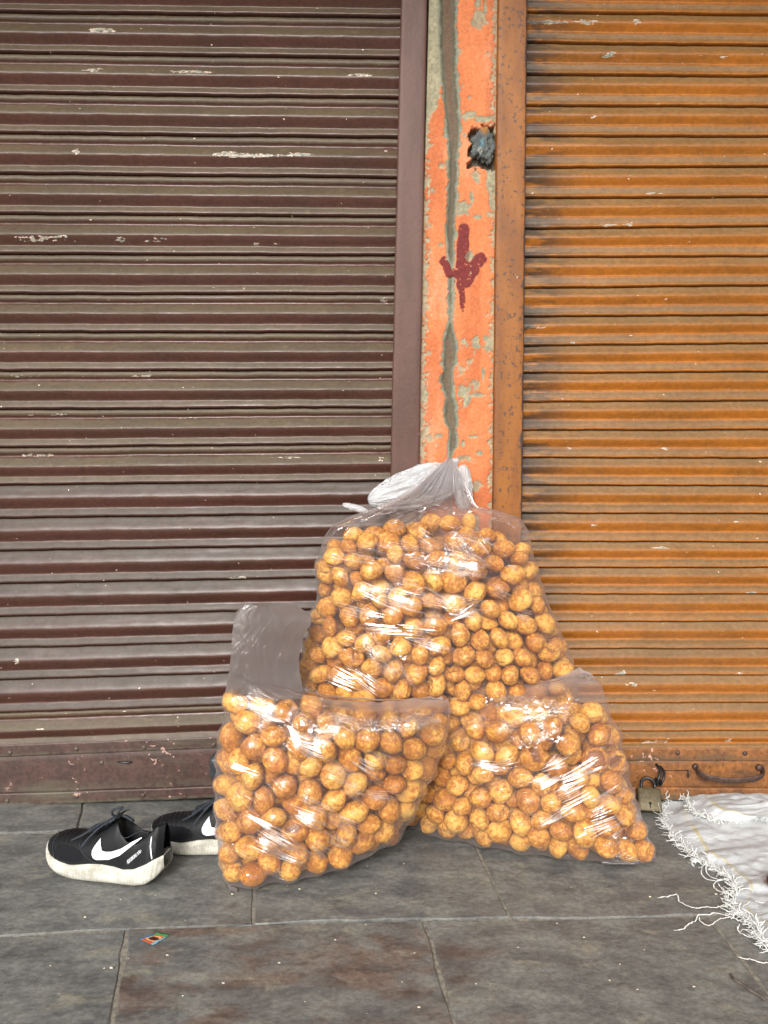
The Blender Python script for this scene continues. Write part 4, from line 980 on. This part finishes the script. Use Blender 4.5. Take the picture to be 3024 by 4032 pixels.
creases(bagU, GU, [(560, 500, 690, 560, 4), (640, 540, 800, 578, 5), (770, 515, 870, 580, 6), (860, 560, 1000, 580, 7), (870, 615, 945, 570, 4), (480, 570, 620, 610, 4), (602, 680, 725, 860, 8), (690, 650, 810, 662, 4), (560, 640, 700, 652, 4), (720, 680, 880, 730, 4),
                   (340, 850, 430, 905, 6), (440, 790, 560, 850, 6), (540, 800, 640, 870, 5), (850, 425, 960, 445, 4), (1010, 500, 1080, 540, 3), (1100, 590, 1160, 610, 4), (480, 380, 640, 420, 3), (740, 300, 830, 360, 4), (930, 290, 1010, 400, 4), (500, 330, 540, 280, 3), (660, 290, 760, 250, 5), (820, 290, 850, 380, 4)],
        [(865, 315, 950, 400, 16, 30), (700, 395, 980, 440, 9, 44), (980, 340, 1050, 400, 12, 14), (640, 690, 700, 760, 6, 10), (1060, 430, 1090, 450, 8, 6), (1000, 270, 1110, 300, 8, 12), (700, 240, 980, 250, 10, 24)], 23)

# ------------------------------------------------------------------ shoes
M_upper = simple('black leather and mesh upper', lin(17, 18, 20), .5, 0, 260, .3, .25, .35)
M_fab = simple('black shoe fabric', lin(20, 20, 24), .85, 0, 500, .4, .5, .25)
M_lace = simple('dark grey lace', lin(54, 59, 66), .85, 0, 600, .35, .6, .3)
M_white = simple('white printed mark', lin(236, 238, 240), .5, 0, 200, .03, .1)
def mat_sole():
    t = NT('worn white foam sole'); c = t.coord(); n = t.noise(c, 30, 6, .65)
    col = t.mix(t.step(n, .40, .68, 0, .8), lin(206, 204, 192), lin(158, 154, 140))
    sx = t.n('TexWave', {'Vector': t.coord((1, .3, .45), rot=(0, .35, 0)), 'Scale': 48, 'Distortion': 1.6, 'Detail': 1.0}, 1)
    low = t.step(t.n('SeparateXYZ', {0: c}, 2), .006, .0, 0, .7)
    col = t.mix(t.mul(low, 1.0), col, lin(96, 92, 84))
    col = t.mix(t.step(sx, .62, .85, 0, .16), col, lin(120, 116, 106))
    return t.principled(color=col, rough=.6, normal=t.bump(t.add(sx, n), .35, .0012))
M_sole = mat_sole()
SH_L = .300
uu = lambda *a: np.array(a)
US = uu(0, .03, .07, .13, .2, .3, .4, .5, .6, .7, .8, .88, .94, .98, 1.0)
HB = lambda u: np.interp(u, [0, .05, .12, .2, .3, .8, .88, .95, 1], [.036, .020, .008, .002, 0, 0, .004, .018, .036])
HT = lambda u: np.interp(u, [0, .05, .1, .2, .3, .45, .55, .65, .72, .8, .88, .95, 1], [.050, .043, .037, .032, .031, .039, .041, .038, .034, .037, .048, .060, .064])
HW = lambda u: np.interp(u, [0, .02, .05, .1, .18, .28, .36, .5, .65, .8, .9, .96, 1], [.006, .020, .031, .041, .047, .050, .049, .044, .039, .038, .036, .029, .014])
HU = lambda u: np.interp(u, [0, .04, .08, .14, .22, .3, .4, .5, .57, .62, .7, .78, .86, .94, 1], [.054, .066, .073, .079, .083, .088, .102, .121, .132, .128, .118, .113, .120, .134, .124])
Wp = lambda u: u - .085 * np.sin(math.pi * np.clip(u, 0, 1))
HU0 = HU
HU = lambda u: HU0(Wp(u))
COLLAR = lambda u: np.interp(Wp(u), [0, .52, .57, .62, .68, .76, .84, .92, 1], [9, 9, .128, .108, .093, .090, .103, .124, .130])
CURV = lambda u: .010 * np.sin((u - .1) * 3.0)
def side_y(u, z, side):
    """y on the upper's side at height z"""
    zs, H, w = HT(u) - .004, np.minimum(HU(u), 1), HW(u) * .93
    k = np.clip((z - zs) / (H - zs), 0, .98); return CURV(u) + side * w * (1 - k ** 2.3) ** (1 / 2.3)
def shoe(label, mark):
    root = empty('running_shoe'); tag(root, label, 'shoe', 'pair of black running shoes')
    # sole
    rows = []; un = np.r_[0, .004, .012, np.linspace(.03, .97, 46), .985, .995, 1]
    for u in un:
        w, b, t_, c0 = HW(u), HB(u), HT(u), CURV(u); bul = .004 + .004 * math.sin(u * 9)
        sec = []
        K = 7
        wave = .0016 * math.sin(u * 40)
        mid = .5 + .25 * math.sin(u * 6.0 - .6)
        prof = [(0, .80), (.08, .93), (.25, 1.0), (.45, 1.03), (mid, 1.0), (.85, 1.0), (1.0, .96)]
        prof.sort()
        L_ = [(c0 - (w + .004) * q, b + (t_ - b) * h) for h, q in prof]; R_ = [(c0 + (w + .004) * q, b + (t_ - b) * h) for h, q in prof]
        sec = L_ + [(c0 - w * .5, t_), (c0 + w * .5, t_)] + R_[::-1] + [(c0 + w * .4, b + .0005), (c0 - w * .4, b + .0005)]
        rows.append([(-u * SH_L, y, z) for y, z in sec])
    G = np.array(rows); me = grid_mesh('sole', G, closed=True)
    sole = link('sole', me, M_sole, root)
    # upper (front part closed, rear part open)
    un = np.r_[np.linspace(.012, .05, 8), np.linspace(.06, .97, 90), np.linspace(.975, .995, 6)]; th = np.linspace(0, math.pi, 71); rows = []
    for u in un:
        zs, H, w, c0 = HT(u) - .004, HU(u), HW(u) * .93, CURV(u); rim = COLLAR(u); sec = []
        for a in th:
            cx_, sz = math.cos(a), math.sin(a); y = math.copysign(abs(cx_) ** (2 / 2.3), cx_) * w; z = zs + (H - zs) * abs(sz) ** (2 / 2.3)
            if rim < 5:
                if z > rim:
                    yr_ = w * max(0.0, 1 - ((rim - zs) / (H - zs)) ** 2.3) ** (1 / 2.3) if rim < H else 0
                    k = 1 - abs(y) / max(yr_, 1e-5)      # 0 at rim, 1 in the middle
                    hk = min(1, k * 2.6) if u < .9 else min(1, k * 1.6)
                    y = y * (1 - .10 * hk); z = rim + .0035 * math.sin(min(1, k * 7) * math.pi) - (rim - zs - .012) * (hk ** .7) * sstep(.60, .67, u) * sstep(1.0, .955, u)
            crease = .0018 * math.sin(u * 150) * (1 if .16 < u < .30 else 0) * abs(sz) ** 3
            sec.append((-u * SH_L, c0 + y, float(z) + crease))
        rows.append(sec)
    G = np.array(rows); upm = grid_mesh('upper', G); upm.materials.append(M_upper); upper = link('upper', upm, None, root)
    def patch(name, poly, mat, side=1, off_=.0012, parent=upper, th_=.0012):
        """raised overlay, polygon in (u, z)"""
        bm = bmesh.new(); vs = [bm.verts.new((p[0], p[1], 0)) for p in poly]; f = bm.faces.new(vs)
        bmesh.ops.triangulate(bm, faces=[f]); 
        for _ in range(4): bmesh.ops.subdivide_edges(bm, edges=[e for e in bm.edges if e.calc_length() > .018], cuts=1); bmesh.ops.triangulate(bm, faces=bm.faces[:])
        V = []
        for v in bm.verts:
            u, z = v.co.x, v.co.y; y0 = side_y(u, z, side); e = .001
            tz = np.array([0, side_y(u, z + e, side) - y0, e]); tx = np.array([-e * SH_L, side_y(u + e, z, side) - y0, 0]); n = np.cross(tz, tx); n /= np.linalg.norm(n)
            if n[1] * side < 0: n = -n
            V.append(np.array([-u * SH_L, y0, z]) + n * off_)
        Fc = [tuple(v.index for v in f.verts) for f in bm.faces]; bm.free()
        me = mesh(name, V, Fc); return link(name, me, mat, parent)
    zz = lambda px, py: float(HT((px - 185) / 930) + ((780 + 0 * px) - py) * .00026)
    def U(px):
        v = (px - 185) / 930
        return v + .082 * math.sin(math.pi * v)
    def Z(px, py):
        base = np.interp(px, [185, 240, 330, 480, 600, 700, 850, 950, 1070, 1115], [660, 720, 770, 795, 780, 785, 820, 800, 745, 740]); return float(HT(U(px)) + (base - py) * .000315)
    sw = [(603, 640), (606, 612), (592, 632), (570, 665), (556, 697), (557, 722), (568, 742), (592, 750), (625, 748), (680, 738), (760, 708), (850, 665), (929, 622), (928, 617), (850, 640), (770, 662), (700, 682), (655, 690), (625, 686), (610, 672), (604, 655)]
    patch('swoosh_mark', [(U(a), Z(a, b)) for a, b in sw[1:] + sw[:1]], M_white, off_=.0016)
    patch('toe_overlay', [(U(a), Z(a, b)) for a, b in [(300, 668), (330, 664), (420, 672), (470, 705), (495, 745), (490, 765), (440, 768), (340, 755), (310, 720)]], M_fab, off_=.0010)
    patch('heel_overlay', [(U(a), Z(a, b)) for a, b in [(760, 790), (840, 728), (920, 680), (985, 640), (1040, 600), (1062, 640), (1060, 735), (1000, 778), (930, 800), (850, 806)]], simple('glossy heel shell', lin(30, 31, 34), .16, 0, 50, .2, .1), off_=.0011)
    patch('heel_stripe', [(U(a), Z(a, b)) for a, b in [(1018, 605), (1026, 603), (1024, 660), (1036, 745), (1028, 748), (1014, 662)]], M_white, off_=.0024)
    # seams: thin stitched ridges
    def seam(pts):
        P = []
        for a, b in smooth_path(pts, 30): u, z = U(a), Z(a, b); P.append((-u * SH_L, float(side_y(u, z, 1)) + .0008, z))
        return tube(P, .0008, 5)
    for sm in ([seam([(265, 590), (262, 640), (285, 720), (305, 770)]), seam([(440, 610), (455, 660), (500, 720), (560, 765), (610, 778)]), seam([(730, 560), (790, 598), (870, 588), (950, 530), (1040, 500)])]):
        link('seam', mesh('seam', *sm), M_lace, upper)
    # name tag on the heel
    if mark:
        patch('heel_tag', [(U(a), Z(a, b)) for a, b in [(822, 748), (935, 688), (945, 692), (944, 706), (836, 776), (822, 772)]], simple('grey tag', lin(120, 122, 124), .4, 0, 80, .1, .1), off_=.0020)
        cu = bpy.data.curves.new('tag_text', 'FONT'); cu.body = 'GUIDE 10'; cu.size = .0088; cu.align_x = 'CENTER'; cu.align_y = 'CENTER'; cu.extrude = .0002; cu.space_character = 1.05
        tmp = bpy.data.objects.new('tmp', cu); COL.objects.link(tmp); dg = bpy.context.evaluated_depsgraph_get(); me = bpy.data.meshes.new_from_object(tmp.evaluated_get(dg)); bpy.data.objects.remove(tmp)
        ua, ub = U(829), U(940); za, zb_ = Z(829, 762), Z(940, 697)
        A = Vector((-ua * SH_L, side_y(ua, za, 1), za)); B = Vector((-ub * SH_L, side_y(ub, zb_, 1), zb_)); X_ = (B - A).normalized(); 
        Ymid = Vector((0, side_y((ua + ub) / 2, (za + zb_) / 2 + .004, 1) - side_y((ua + ub) / 2, (za + zb_) / 2, 1), .004)).normalized()
        # text reads from toe side to heel side when looked at from outside
        Zax = X_.cross(Ymid).normalized(); Yax = Zax.cross(X_)
        if Zax.y < 0: X_ = -X_; Zax = X_.cross(Yax)
        mid = (A + B) / 2
        for v in me.vertices: v.co = mid + X_ * v.co.x + Yax * v.co.y + Zax * (.0034 + v.co.z)
        link('tag_text', me, M_white, upper)
    # tongue, laces
    tg = np.zeros((14, 9, 3))
    for i, a in enumerate(np.linspace(.44, .67, 14)):
        for j, b in enumerate(np.linspace(-1, 1, 9)):
            tg[i, j] = (-a * SH_L, CURV(a) + b * .022, HU(min(a, .64)) + .006 * (1 - b * b) + .010 * max(0, (a - .57) / .1) - .002)
    link('tongue', grid_mesh('tongue', tg), M_fab, root)
    lc = []
    for k, a in enumerate(np.linspace(.38, .59, 7)):
        for sgn in (1, -1):
            b_ = a + .028; pts = []
            for q in np.linspace(-1, 1, 9):
                uq = a + (b_ - a) * (q * sgn + 1) / 2; pts.append((-uq * SH_L, CURV(uq) + q * .021, HU(uq) + .0045 + .004 * (1 - q * q)))
            lc.append(tube(pts, .0023, 6, flat=(1.25, .6)))
    c0 = CURV(.58); z0 = HU(.59) + .007; x0 = -.60 * SH_L
    lc.append(tube(smooth_path([(x0, c0, z0), (x0 - .012, c0 + .008, z0 + .018), (x0 - .022, c0 + .012, z0 + .030), (x0 - .008, c0 + .018, z0 + .028), (x0 + .004, c0 + .010, z0 + .010), (x0, c0, z0)], 26), .0024, 6))
    lc.append(tube(smooth_path([(x0, c0, z0), (x0 - .024, c0 + .010, z0 + .010), (x0 - .048, c0 + .014, z0 + .004), (x0 - .044, c0 + .004, z0 - .001), (x0 - .018, c0 - .002, z0 + .004), (x0, c0, z0)], 26), .0024, 6))
    lc.append(tube(smooth_path([(x0, c0, z0), (x0 + .022, c0 + .028, z0 - .012), (x0 + .045, c0 + .044, z0 - .036), (x0 + .055, c0 + .049, z0 - .050)], 20), .0020, 6))
    lc.append(tube(smooth_path([(x0, c0, z0), (x0 + .03, c0 + .014, z0 - .012), (x0 + .060, c0 + .036, z0 - .03), (x0 + .085, c0 + .042, z0 - .042)], 20), .0020, 6))
    lc.append(tube(smooth_path([(x0, c0, z0), (x0 + .01, c0 - .02, z0 - .004), (x0 + .030, c0 - .034, z0 - .02)], 14), .0020, 6))
    link('lace', mesh('lace', *join_vf(lc)), M_lace, root)
    return root
def copy_tree(o, parent=None):
    c = o.copy(); COL.objects.link(c); c.parent = parent
    for ch in [x for x in bpy.data.objects if x.parent == o]: copy_tree(ch, c)
    return c
def place(root, toe, heel, lift=0.0):
    T = onZ(*toe, 0); Hh = onZ(*heel, 0); d = T - Hh; L = np.linalg.norm(d)
    root.rotation_euler = (0, 0, math.atan2(-d[1], -d[0]) + math.pi); root.location = (T[0], T[1], lift)
    k = L / SH_L; root.scale = (k, k, k)
shoe1 = shoe('black running shoe with white curved tick, nearer one of the pair, its whole side showing', True)
shoe2 = copy_tree(shoe1); shoe2['label'] = 'black running shoe of the pair that is half hidden behind the lower left bag'
for o in list(bpy.data.objects):
    if o.parent and o.parent.parent == shoe2 and o.name.startswith(('heel_tag', 'tag_text')): bpy.data.objects.remove(o)
# toe to the left, the white tick towards the street
def place_px(root, toe, heel):
    T = onZ(*toe, 0); Hh = onZ(*heel, 0); d = T - Hh; L = float(np.linalg.norm(d[:2])); ang = math.atan2(d[1], d[0])
    root.scale = (L / SH_L,) * 3; root.location = (T[0], T[1], .0012); root.rotation_euler = (0, 0, ang)
    return L
print('shoe length', place_px(shoe1, (200, 3392), (668, 3462)))
place_px(shoe2, (600, 3322), (1062, 3336))
# mirror sideways so that the marked side faces the camera
for r_ in (shoe1, shoe2):
    pass

# ------------------------------------------------------------------ padlock
M_lock = simple('worn brass grey padlock', lin(92, 83, 62), .5, .5, 120, .22, .35)
def padlock():
    base = onZ(2562, 3213, 0); root = empty('padlock', base); tag(root, 'worn steel grey padlock hanging at the foot of the ochre shutter, resting on the floor', 'padlock')
    R3 = Matrix.Rotation(rad(-11), 3, 'Z') @ Matrix.Rotation(rad(-40), 3, 'X')
    put = lambda V: [R3 @ Vector(v) + Vector((0, 0, .004)) for v in V]
    w, t_, h = .029, .022, .060
    v, f = box_vf(-w, w, 0, t_, 0, h, .0032); 
    zmin = min((R3 @ Vector(q)).z for q in v); sh = Vector((0, 0, -zmin + .0005)); put = lambda V: [R3 @ Vector(q) + sh for q in V]
    link('body', mesh('body', put(v), f), M_lock, root)
    v, f = box_vf(-w + .004, w - .004, -.0012, .001, .004, h - .004, .001); link('face_plate', mesh('face_plate', put(v), f), M_lock, root)
    v1, f1 = tube([(0, -.0016, .019), (0, -.0021, .019)], .0036, 14); v2, f2 = box_vf(-.0011, .0011, -.0022, -.0014, .008, .019)
    V, Fc = join_vf([(v1, f1), (v2, f2)]); link('keyhole', mesh('keyhole', put(V), Fc), simple('keyhole black', (.01, .01, .01), .7), root)
    pts = [(-.017, t_ / 2, h - .003), (-.017, t_ / 2, h + .012)] + [(-.017 * math.cos(a), t_ / 2, h + .012 + .016 * math.sin(a)) for a in np.linspace(.2, math.pi - .2, 12)] + [(.017, t_ / 2, h + .012), (.017, t_ / 2, h - .003)]
    v, f = tube(pts, .0038, 10); link('shackle', mesh('shackle', put(v), f), M_dark, root)
    return root
padlock()
# staple and hasp loop on the shutter
s0 = onY(2590, 3015, YB); s1 = onY(2592, 3072, YB - .03)
v1 = tube(smooth_path([(s0[0] - .004, YB + .002, s0[2] + .004), (s0[0] - .004, YB - .030, s0[2] - .004), (s1[0] - .004, YB - .040, s1[2] + .006), (s1[0] - .004, YB - .030, s1[2] - .012), (s0[0] - .004, YB + .002, s1[2] - .008)], 24), .0038, 8)
v2 = tube(smooth_path([(s0[0] + .007, YB + .002, s0[2] - .002), (s0[0] + .008, YB - .026, s0[2] - .010), (s1[0] + .008, YB - .036, s1[2] - .002), (s1[0] + .008, YB - .022, s1[2] - .016), (s0[0] + .007, YB + .002, s1[2] - .012)], 24), .0036, 8)
part('hasp', mesh('hasp', *join_vf([v1, v2])), M_dark, shR)

# ------------------------------------------------------------------ white woven sack
def mat_sack():
    t = NT('white woven plastic sack'); c = t.coord()
    wv = t.n('TexWave', {'Vector': c, 'Scale': 210, 'Distortion': .3}, 1, bands_direction='X'); wv2 = t.n('TexWave', {'Vector': c, 'Scale': 210, 'Distortion': .3}, 1, bands_direction='Y')
    n = t.noise(c, 22, 5, .6, 1.0)
    col = t.mix(t.step(n, .45, .7, 0, .5), lin(196, 200, 202), lin(168, 170, 166)); col = t.mix(t.attr('seam'), col, lin(196, 186, 140))
    return t.principled(color=col, rough=.42, normal=t.bump(t.add(t.add(t.mul(wv, .25), t.mul(wv2, .25)), t.mul(t.math('ABSOLUTE', t.sub(t.noise(t.coord((1, 2.6, 1), rot=(0, 0, .35)), 16, 5, .6, .8), .5)), -6.0)), .45, .0028), spec=.5)
M_sack = mat_sack(); M_thread = simple('white plastic tape thread', lin(232, 234, 230), .45, 0, 300, .06, .2)
sack = empty('woven_sack', onZ(2900, 3400)); tag(sack, 'white woven plastic sack with frayed edges crumpled on the floor at the right', 'sack')
Z6 = lambda a, b: (2400 + a / 1.954, 2900 + b / 1.954)
def sack_sheet(name, left, rightx, rtop, rbot, h0_, seed, humps):
    nv, nu = 120, 130; Lp = smooth_path([Z6(*p) for p in left], nv); G = np.zeros((nv, nu, 3)); se = np.zeros((nv, nu))
    for i in range(nv):
        v = i / (nv - 1); Rp = np.array([rightx, rtop + (rbot - rtop) * v])
        A = onZ(*Lp[i]); B = onZ(*Rp); us = np.linspace(0, 1, nu) ** 1.15
        G[i] = A[None] * (1 - us[:, None]) + B[None] * us[:, None]
        se[i] = np.exp(-((us - .10 - .006 * math.sin(v * 9)) / .009) ** 2) * (.3 + .7 * (vnoise(v * 9, seed, 7) > -.1))
    x, y = G[..., 0], G[..., 1]
    us = (np.linspace(0, 1, nu) ** 1.15)[None, :]; vv = np.linspace(0, 1, nv)[:, None]
    f = 1 - np.abs(fbm(x * 3.5 + y * 2 + seed, y * 15 - x * 3, 151, 3)) * 2.2
    f2 = 1 - np.abs(fbm(x * 8 + y * 4, y * 46 - x * 12 + seed, 155, 3)) * 2
    e = sstep(0, .10, us) * (.35 + .65 * sstep(0, .06, vv) * sstep(1, .94, vv))
    G[..., 2] = h0_ + e * (.0085 * np.maximum(f, 0) + .0026 * f2 + humps * np.exp(-((x - 1.02) / .22) ** 2 - ((y + .12) / .10) ** 2)) + .003 * vnoise(x * 50, y * 50, 3)
    G[..., 2] = np.maximum(G[..., 2], h0_ * .6 + .001)
    return part(name, grid_mesh(name, G, attrs={'seam': se}), M_sack, sack), G
low_e = [(470, 515), (425, 570), (410, 620), (440, 690), (478, 740), (520, 800), (570, 850), (640, 930), (700, 965), (780, 985), (830, 1030), (900, 1080), (960, 1125), (1000, 1175), (975, 1240), (950, 1300), (985, 1370), (1050, 1410), (1130, 1465), (1170, 1540), (1219, 1600), (1280, 1660)]
_, GS1 = sack_sheet('lower_sheet', low_e, 3420, 3150, 3800, .004, 2.0, .010)
up_e = [(560, 512), (600, 560), (640, 610), (690, 660), (760, 690), (860, 702), (970, 716), (1060, 712), (1160, 690), (1219, 720), (1290, 760)]
_, GS2 = sack_sheet('folded_sheet', up_e, 3420, 3147, 3330, .020, 6.0, .018)
def curl(p, d, L, r0, seed):
    rs = np.random.RandomState(seed); pts = [np.array(p)]; d = np.array(d, float)
    for k in range(6):
        d = d + rs.randn(3) * .55 * np.array([1, 1, .7]); d /= np.linalg.norm(d); q = pts[-1] + d * L / 6; q[2] = max(q[2], .0022); pts.append(q)
    return tube(pts, [r0] * 6 + [r0 * .6], 4, flat=(1.5, .5))
def fringe(name, G, n, L, seed):
    rs = np.random.RandomState(seed); T = []
    for k in range(n):
        i = rs.randint(0, G.shape[0] - 1); p = G[i, rs.randint(0, 3)] ; d = G[i, 0] - G[i, 6]; d /= np.linalg.norm(d) + 1e-9; d[2] += .35
        T.append(curl(p, d, L * (.5 + rs.rand()), .0006 + .0004 * rs.rand(), seed * 999 + k))
    o = part(name, mesh(name, *join_vf(T)), M_thread, sack); o['kind'] = 'stuff'; return o
fringe('fringe', GS1, 430, .030, 3); fringe('fringe', GS2, 260, .022, 4)
def loose(pts, r=.0012, z=.0035):
    P = [onZ(*Z6(*p), z) for p in pts]; P = smooth_path(P, 10 * len(pts)); P[:, 2] += .003 * np.abs(vnoise(np.arange(len(P)) * .25, P[:, 0] * 30, 5))
    rr = r * (.75 + .5 * np.abs(vnoise(np.arange(len(P)) * .3, P[:, 1] * 9, 6))); rr[:4] *= .5
    part('loose_thread', mesh('loose_thread', *tube(P, list(rr), 5, flat=(1.3, .5))), M_thread, sack)
for pts in ([(370, 1245), (440, 1235), (520, 1220), (530, 1245), (535, 1272), (600, 1305), (660, 1322), (760, 1312), (810, 1320), (900, 1300), (1000, 1330)],
            [(495, 1495), (560, 1488), (600, 1450), (655, 1425), (690, 1378), (760, 1372), (840, 1362), (900, 1385), (990, 1370)],
            [(690, 1385), (700, 1425), (760, 1455), (800, 1440), (850, 1408), (930, 1395), (1010, 1425), (1080, 1430)],
            [(710, 1010), (712, 1065), (750, 1098), (860, 1112), (960, 1075), (1060, 1120), (1150, 1068), (1185, 1110), (1219, 1165)],
            [(1000, 1060), (960, 1060), (900, 1092), (820, 1120), (806, 1165), (850, 1198), (920, 1212), (958, 1195), (965, 1165), (900, 1130)],
            [(830, 1130), (870, 1180), (910, 1230), (890, 1255), (930, 1280), (1000, 1290)], [(740, 1000), (755, 1060), (800, 1095), (850, 1105)],
            [(1000, 1450), (988, 1490), (1030, 1530), (1075, 1545), (1140, 1520), (1180, 1500)], [(985, 1695), (1040, 1712), (1090, 1718), (1160, 1738), (1260, 1755)], [(1165, 1635), (1200, 1645), (1280, 1670)],
            [(510, 820), (530, 860), (600, 890), (640, 900)], [(820, 1085), (850, 1060), (920, 1080), (970, 1100), (1060, 1085), (1090, 1120), (1070, 1150), (1000, 1150)], [(830, 1300), (900, 1345), (980, 1330), (1060, 1290), (1140, 1275), (1219, 1290)]):
    loose(pts)
# dark red thing resting on the sack at the right edge
p = onZ(3104, 3468, .03)
bm = bmesh.new(); bmesh.ops.create_icosphere(bm, subdivisions=4, radius=1)
for v in bm.verts: v.co = Vector((v.co.x * .040, v.co.y * .034, v.co.z * .027)) * (1 + .12 * float(vnoise(v.co.x * 2 + 4, v.co.z * 2 + v.co.y, 5)))
me = bpy.data.meshes.new('stone'); bm.to_mesh(me); bm.free(); me.shade_smooth()
so_ = link('red_stone', me, simple('dark red stone', lin(84, 44, 36), .6, 0, 60, .3, .5), None, (p[0], p[1], .028)); tag(so_, 'dark red stone lump lying on the white sack, cut by the photo edge', 'stone')

# ------------------------------------------------------------------ litter
def twig():
    P = [onZ(*Z6(*q), z) for q, z in (((932, 1832), .004), ((975, 1880), .006), ((1020, 1905), .005), ((1080, 1950), .006), ((1140, 1985), .005), ((1200, 2028), .004))]
    P = smooth_path(P, 30); r = [.0016 + .0016 * i / 29 + .0008 * abs(float(vnoise(i * .8, 1, 3))) for i in range(30)]
    a = tube(P, r, 8); k = P[20]; b = tube([k, k + np.array([.006, -.002, .006]), k + np.array([.012, 0, .009])], [.0018, .0012, .0005], 6)
    o = link('twig', mesh('twig', *join_vf([a, b])), simple('grey brown twig', lin(88, 80, 74), .8, 0, 200, .3, .6)); tag(o, 'thin dry grey twig lying on the paving near the lower right corner', 'twig')
twig()
def card():
    q = [(548, 3697), (618, 3677), (668, 3684), (602, 3720)]; P = [onZ(a, b, .002) for a, b in q]; n = 24; G = np.zeros((n, n, 3)); C = np.zeros((n, n, 3))
    for i in range(n):
        for j in range(n):
            a, b = i / (n - 1), j / (n - 1); G[i, j] = (P[0] * (1 - a) + P[1] * a) * (1 - b) + (P[3] * (1 - a) + P[2] * a) * b
            G[i, j, 2] = .0022 + .007 * max(0, a - .72) ** 1.2 + .004 * max(0, .25 - b) + .0008 * vnoise(i * .4, j * .4, 2)
            c = np.array(lin(190, 120, 84))
            if a > .8: c = np.array(lin(60, 130, 70))
            elif b < .14: c = np.array(lin(60, 110, 150))
            elif b > .86: c = np.array(lin(120, 170, 190))
            else:
                r = math.hypot((a - .45) / .2, (b - .5) / .3); c = np.array(lin(70, 30, 24)) if r < 1 else (np.array(lin(226, 170, 120)) if r < 1.45 else np.array(lin(176, 92, 60)))
            C[i, j] = c * (1 + .25 * vnoise(i * .7, j * .7, 4))
    G2 = G.copy(); G2[..., 2] -= .0006
    o = link('paper_wrapper', grid_mesh('paper_wrapper', G, attrs={'col': np.clip(C, 0.01, .9)}), M_paper); tag(o, 'small torn colourful printed wrapper lying flat on the brown paving stone', 'wrapper')
    md = o.modifiers.new('thick', 'SOLIDIFY'); md.thickness = .0006
card()
rs = np.random.RandomState(4); T = []
spots = [(1440, 3640), (1632, 3752), (2732, 3884), (915, 3520), (720, 3920), (1650, 3965), (3000 - 12, 3700), (2560, 3530), (2820, 3520), (660, 3760), (1100, 3790), (1480, 3517), (1590, 3400), (1180, 3500), (440, 3810), (410, 3812), (2040, 3730), (1320, 3700), (2300, 3690), (335, 3610), (880, 3870), (2400, 3860), (2530, 3380)]
spots += [(rs.randint(50, 2980), rs.randint(3380, 4010)) for _ in range(26)]
for k, (a, b) in enumerate(spots):
    p = onZ(a, b, .001); bm = bmesh.new(); bmesh.ops.create_icosphere(bm, subdivisions=1, radius=(.0017 if k < 23 else .0009) * (.6 + rs.rand()))
    V = [Vector((v.co.x * (1 + rs.rand()), v.co.y, v.co.z * .5)) + Vector(p) for v in bm.verts]; Fc = [tuple(v.index for v in f.verts) for f in bm.faces]; bm.free(); T.append((V, Fc))
tag(link('crumbs', mesh('crumbs', *join_vf(T)), simple('pale crumbs', lin(206, 196, 172), .8)), 'pale crumbs and grit scattered over the paving', 'crumbs', kind='stuff')
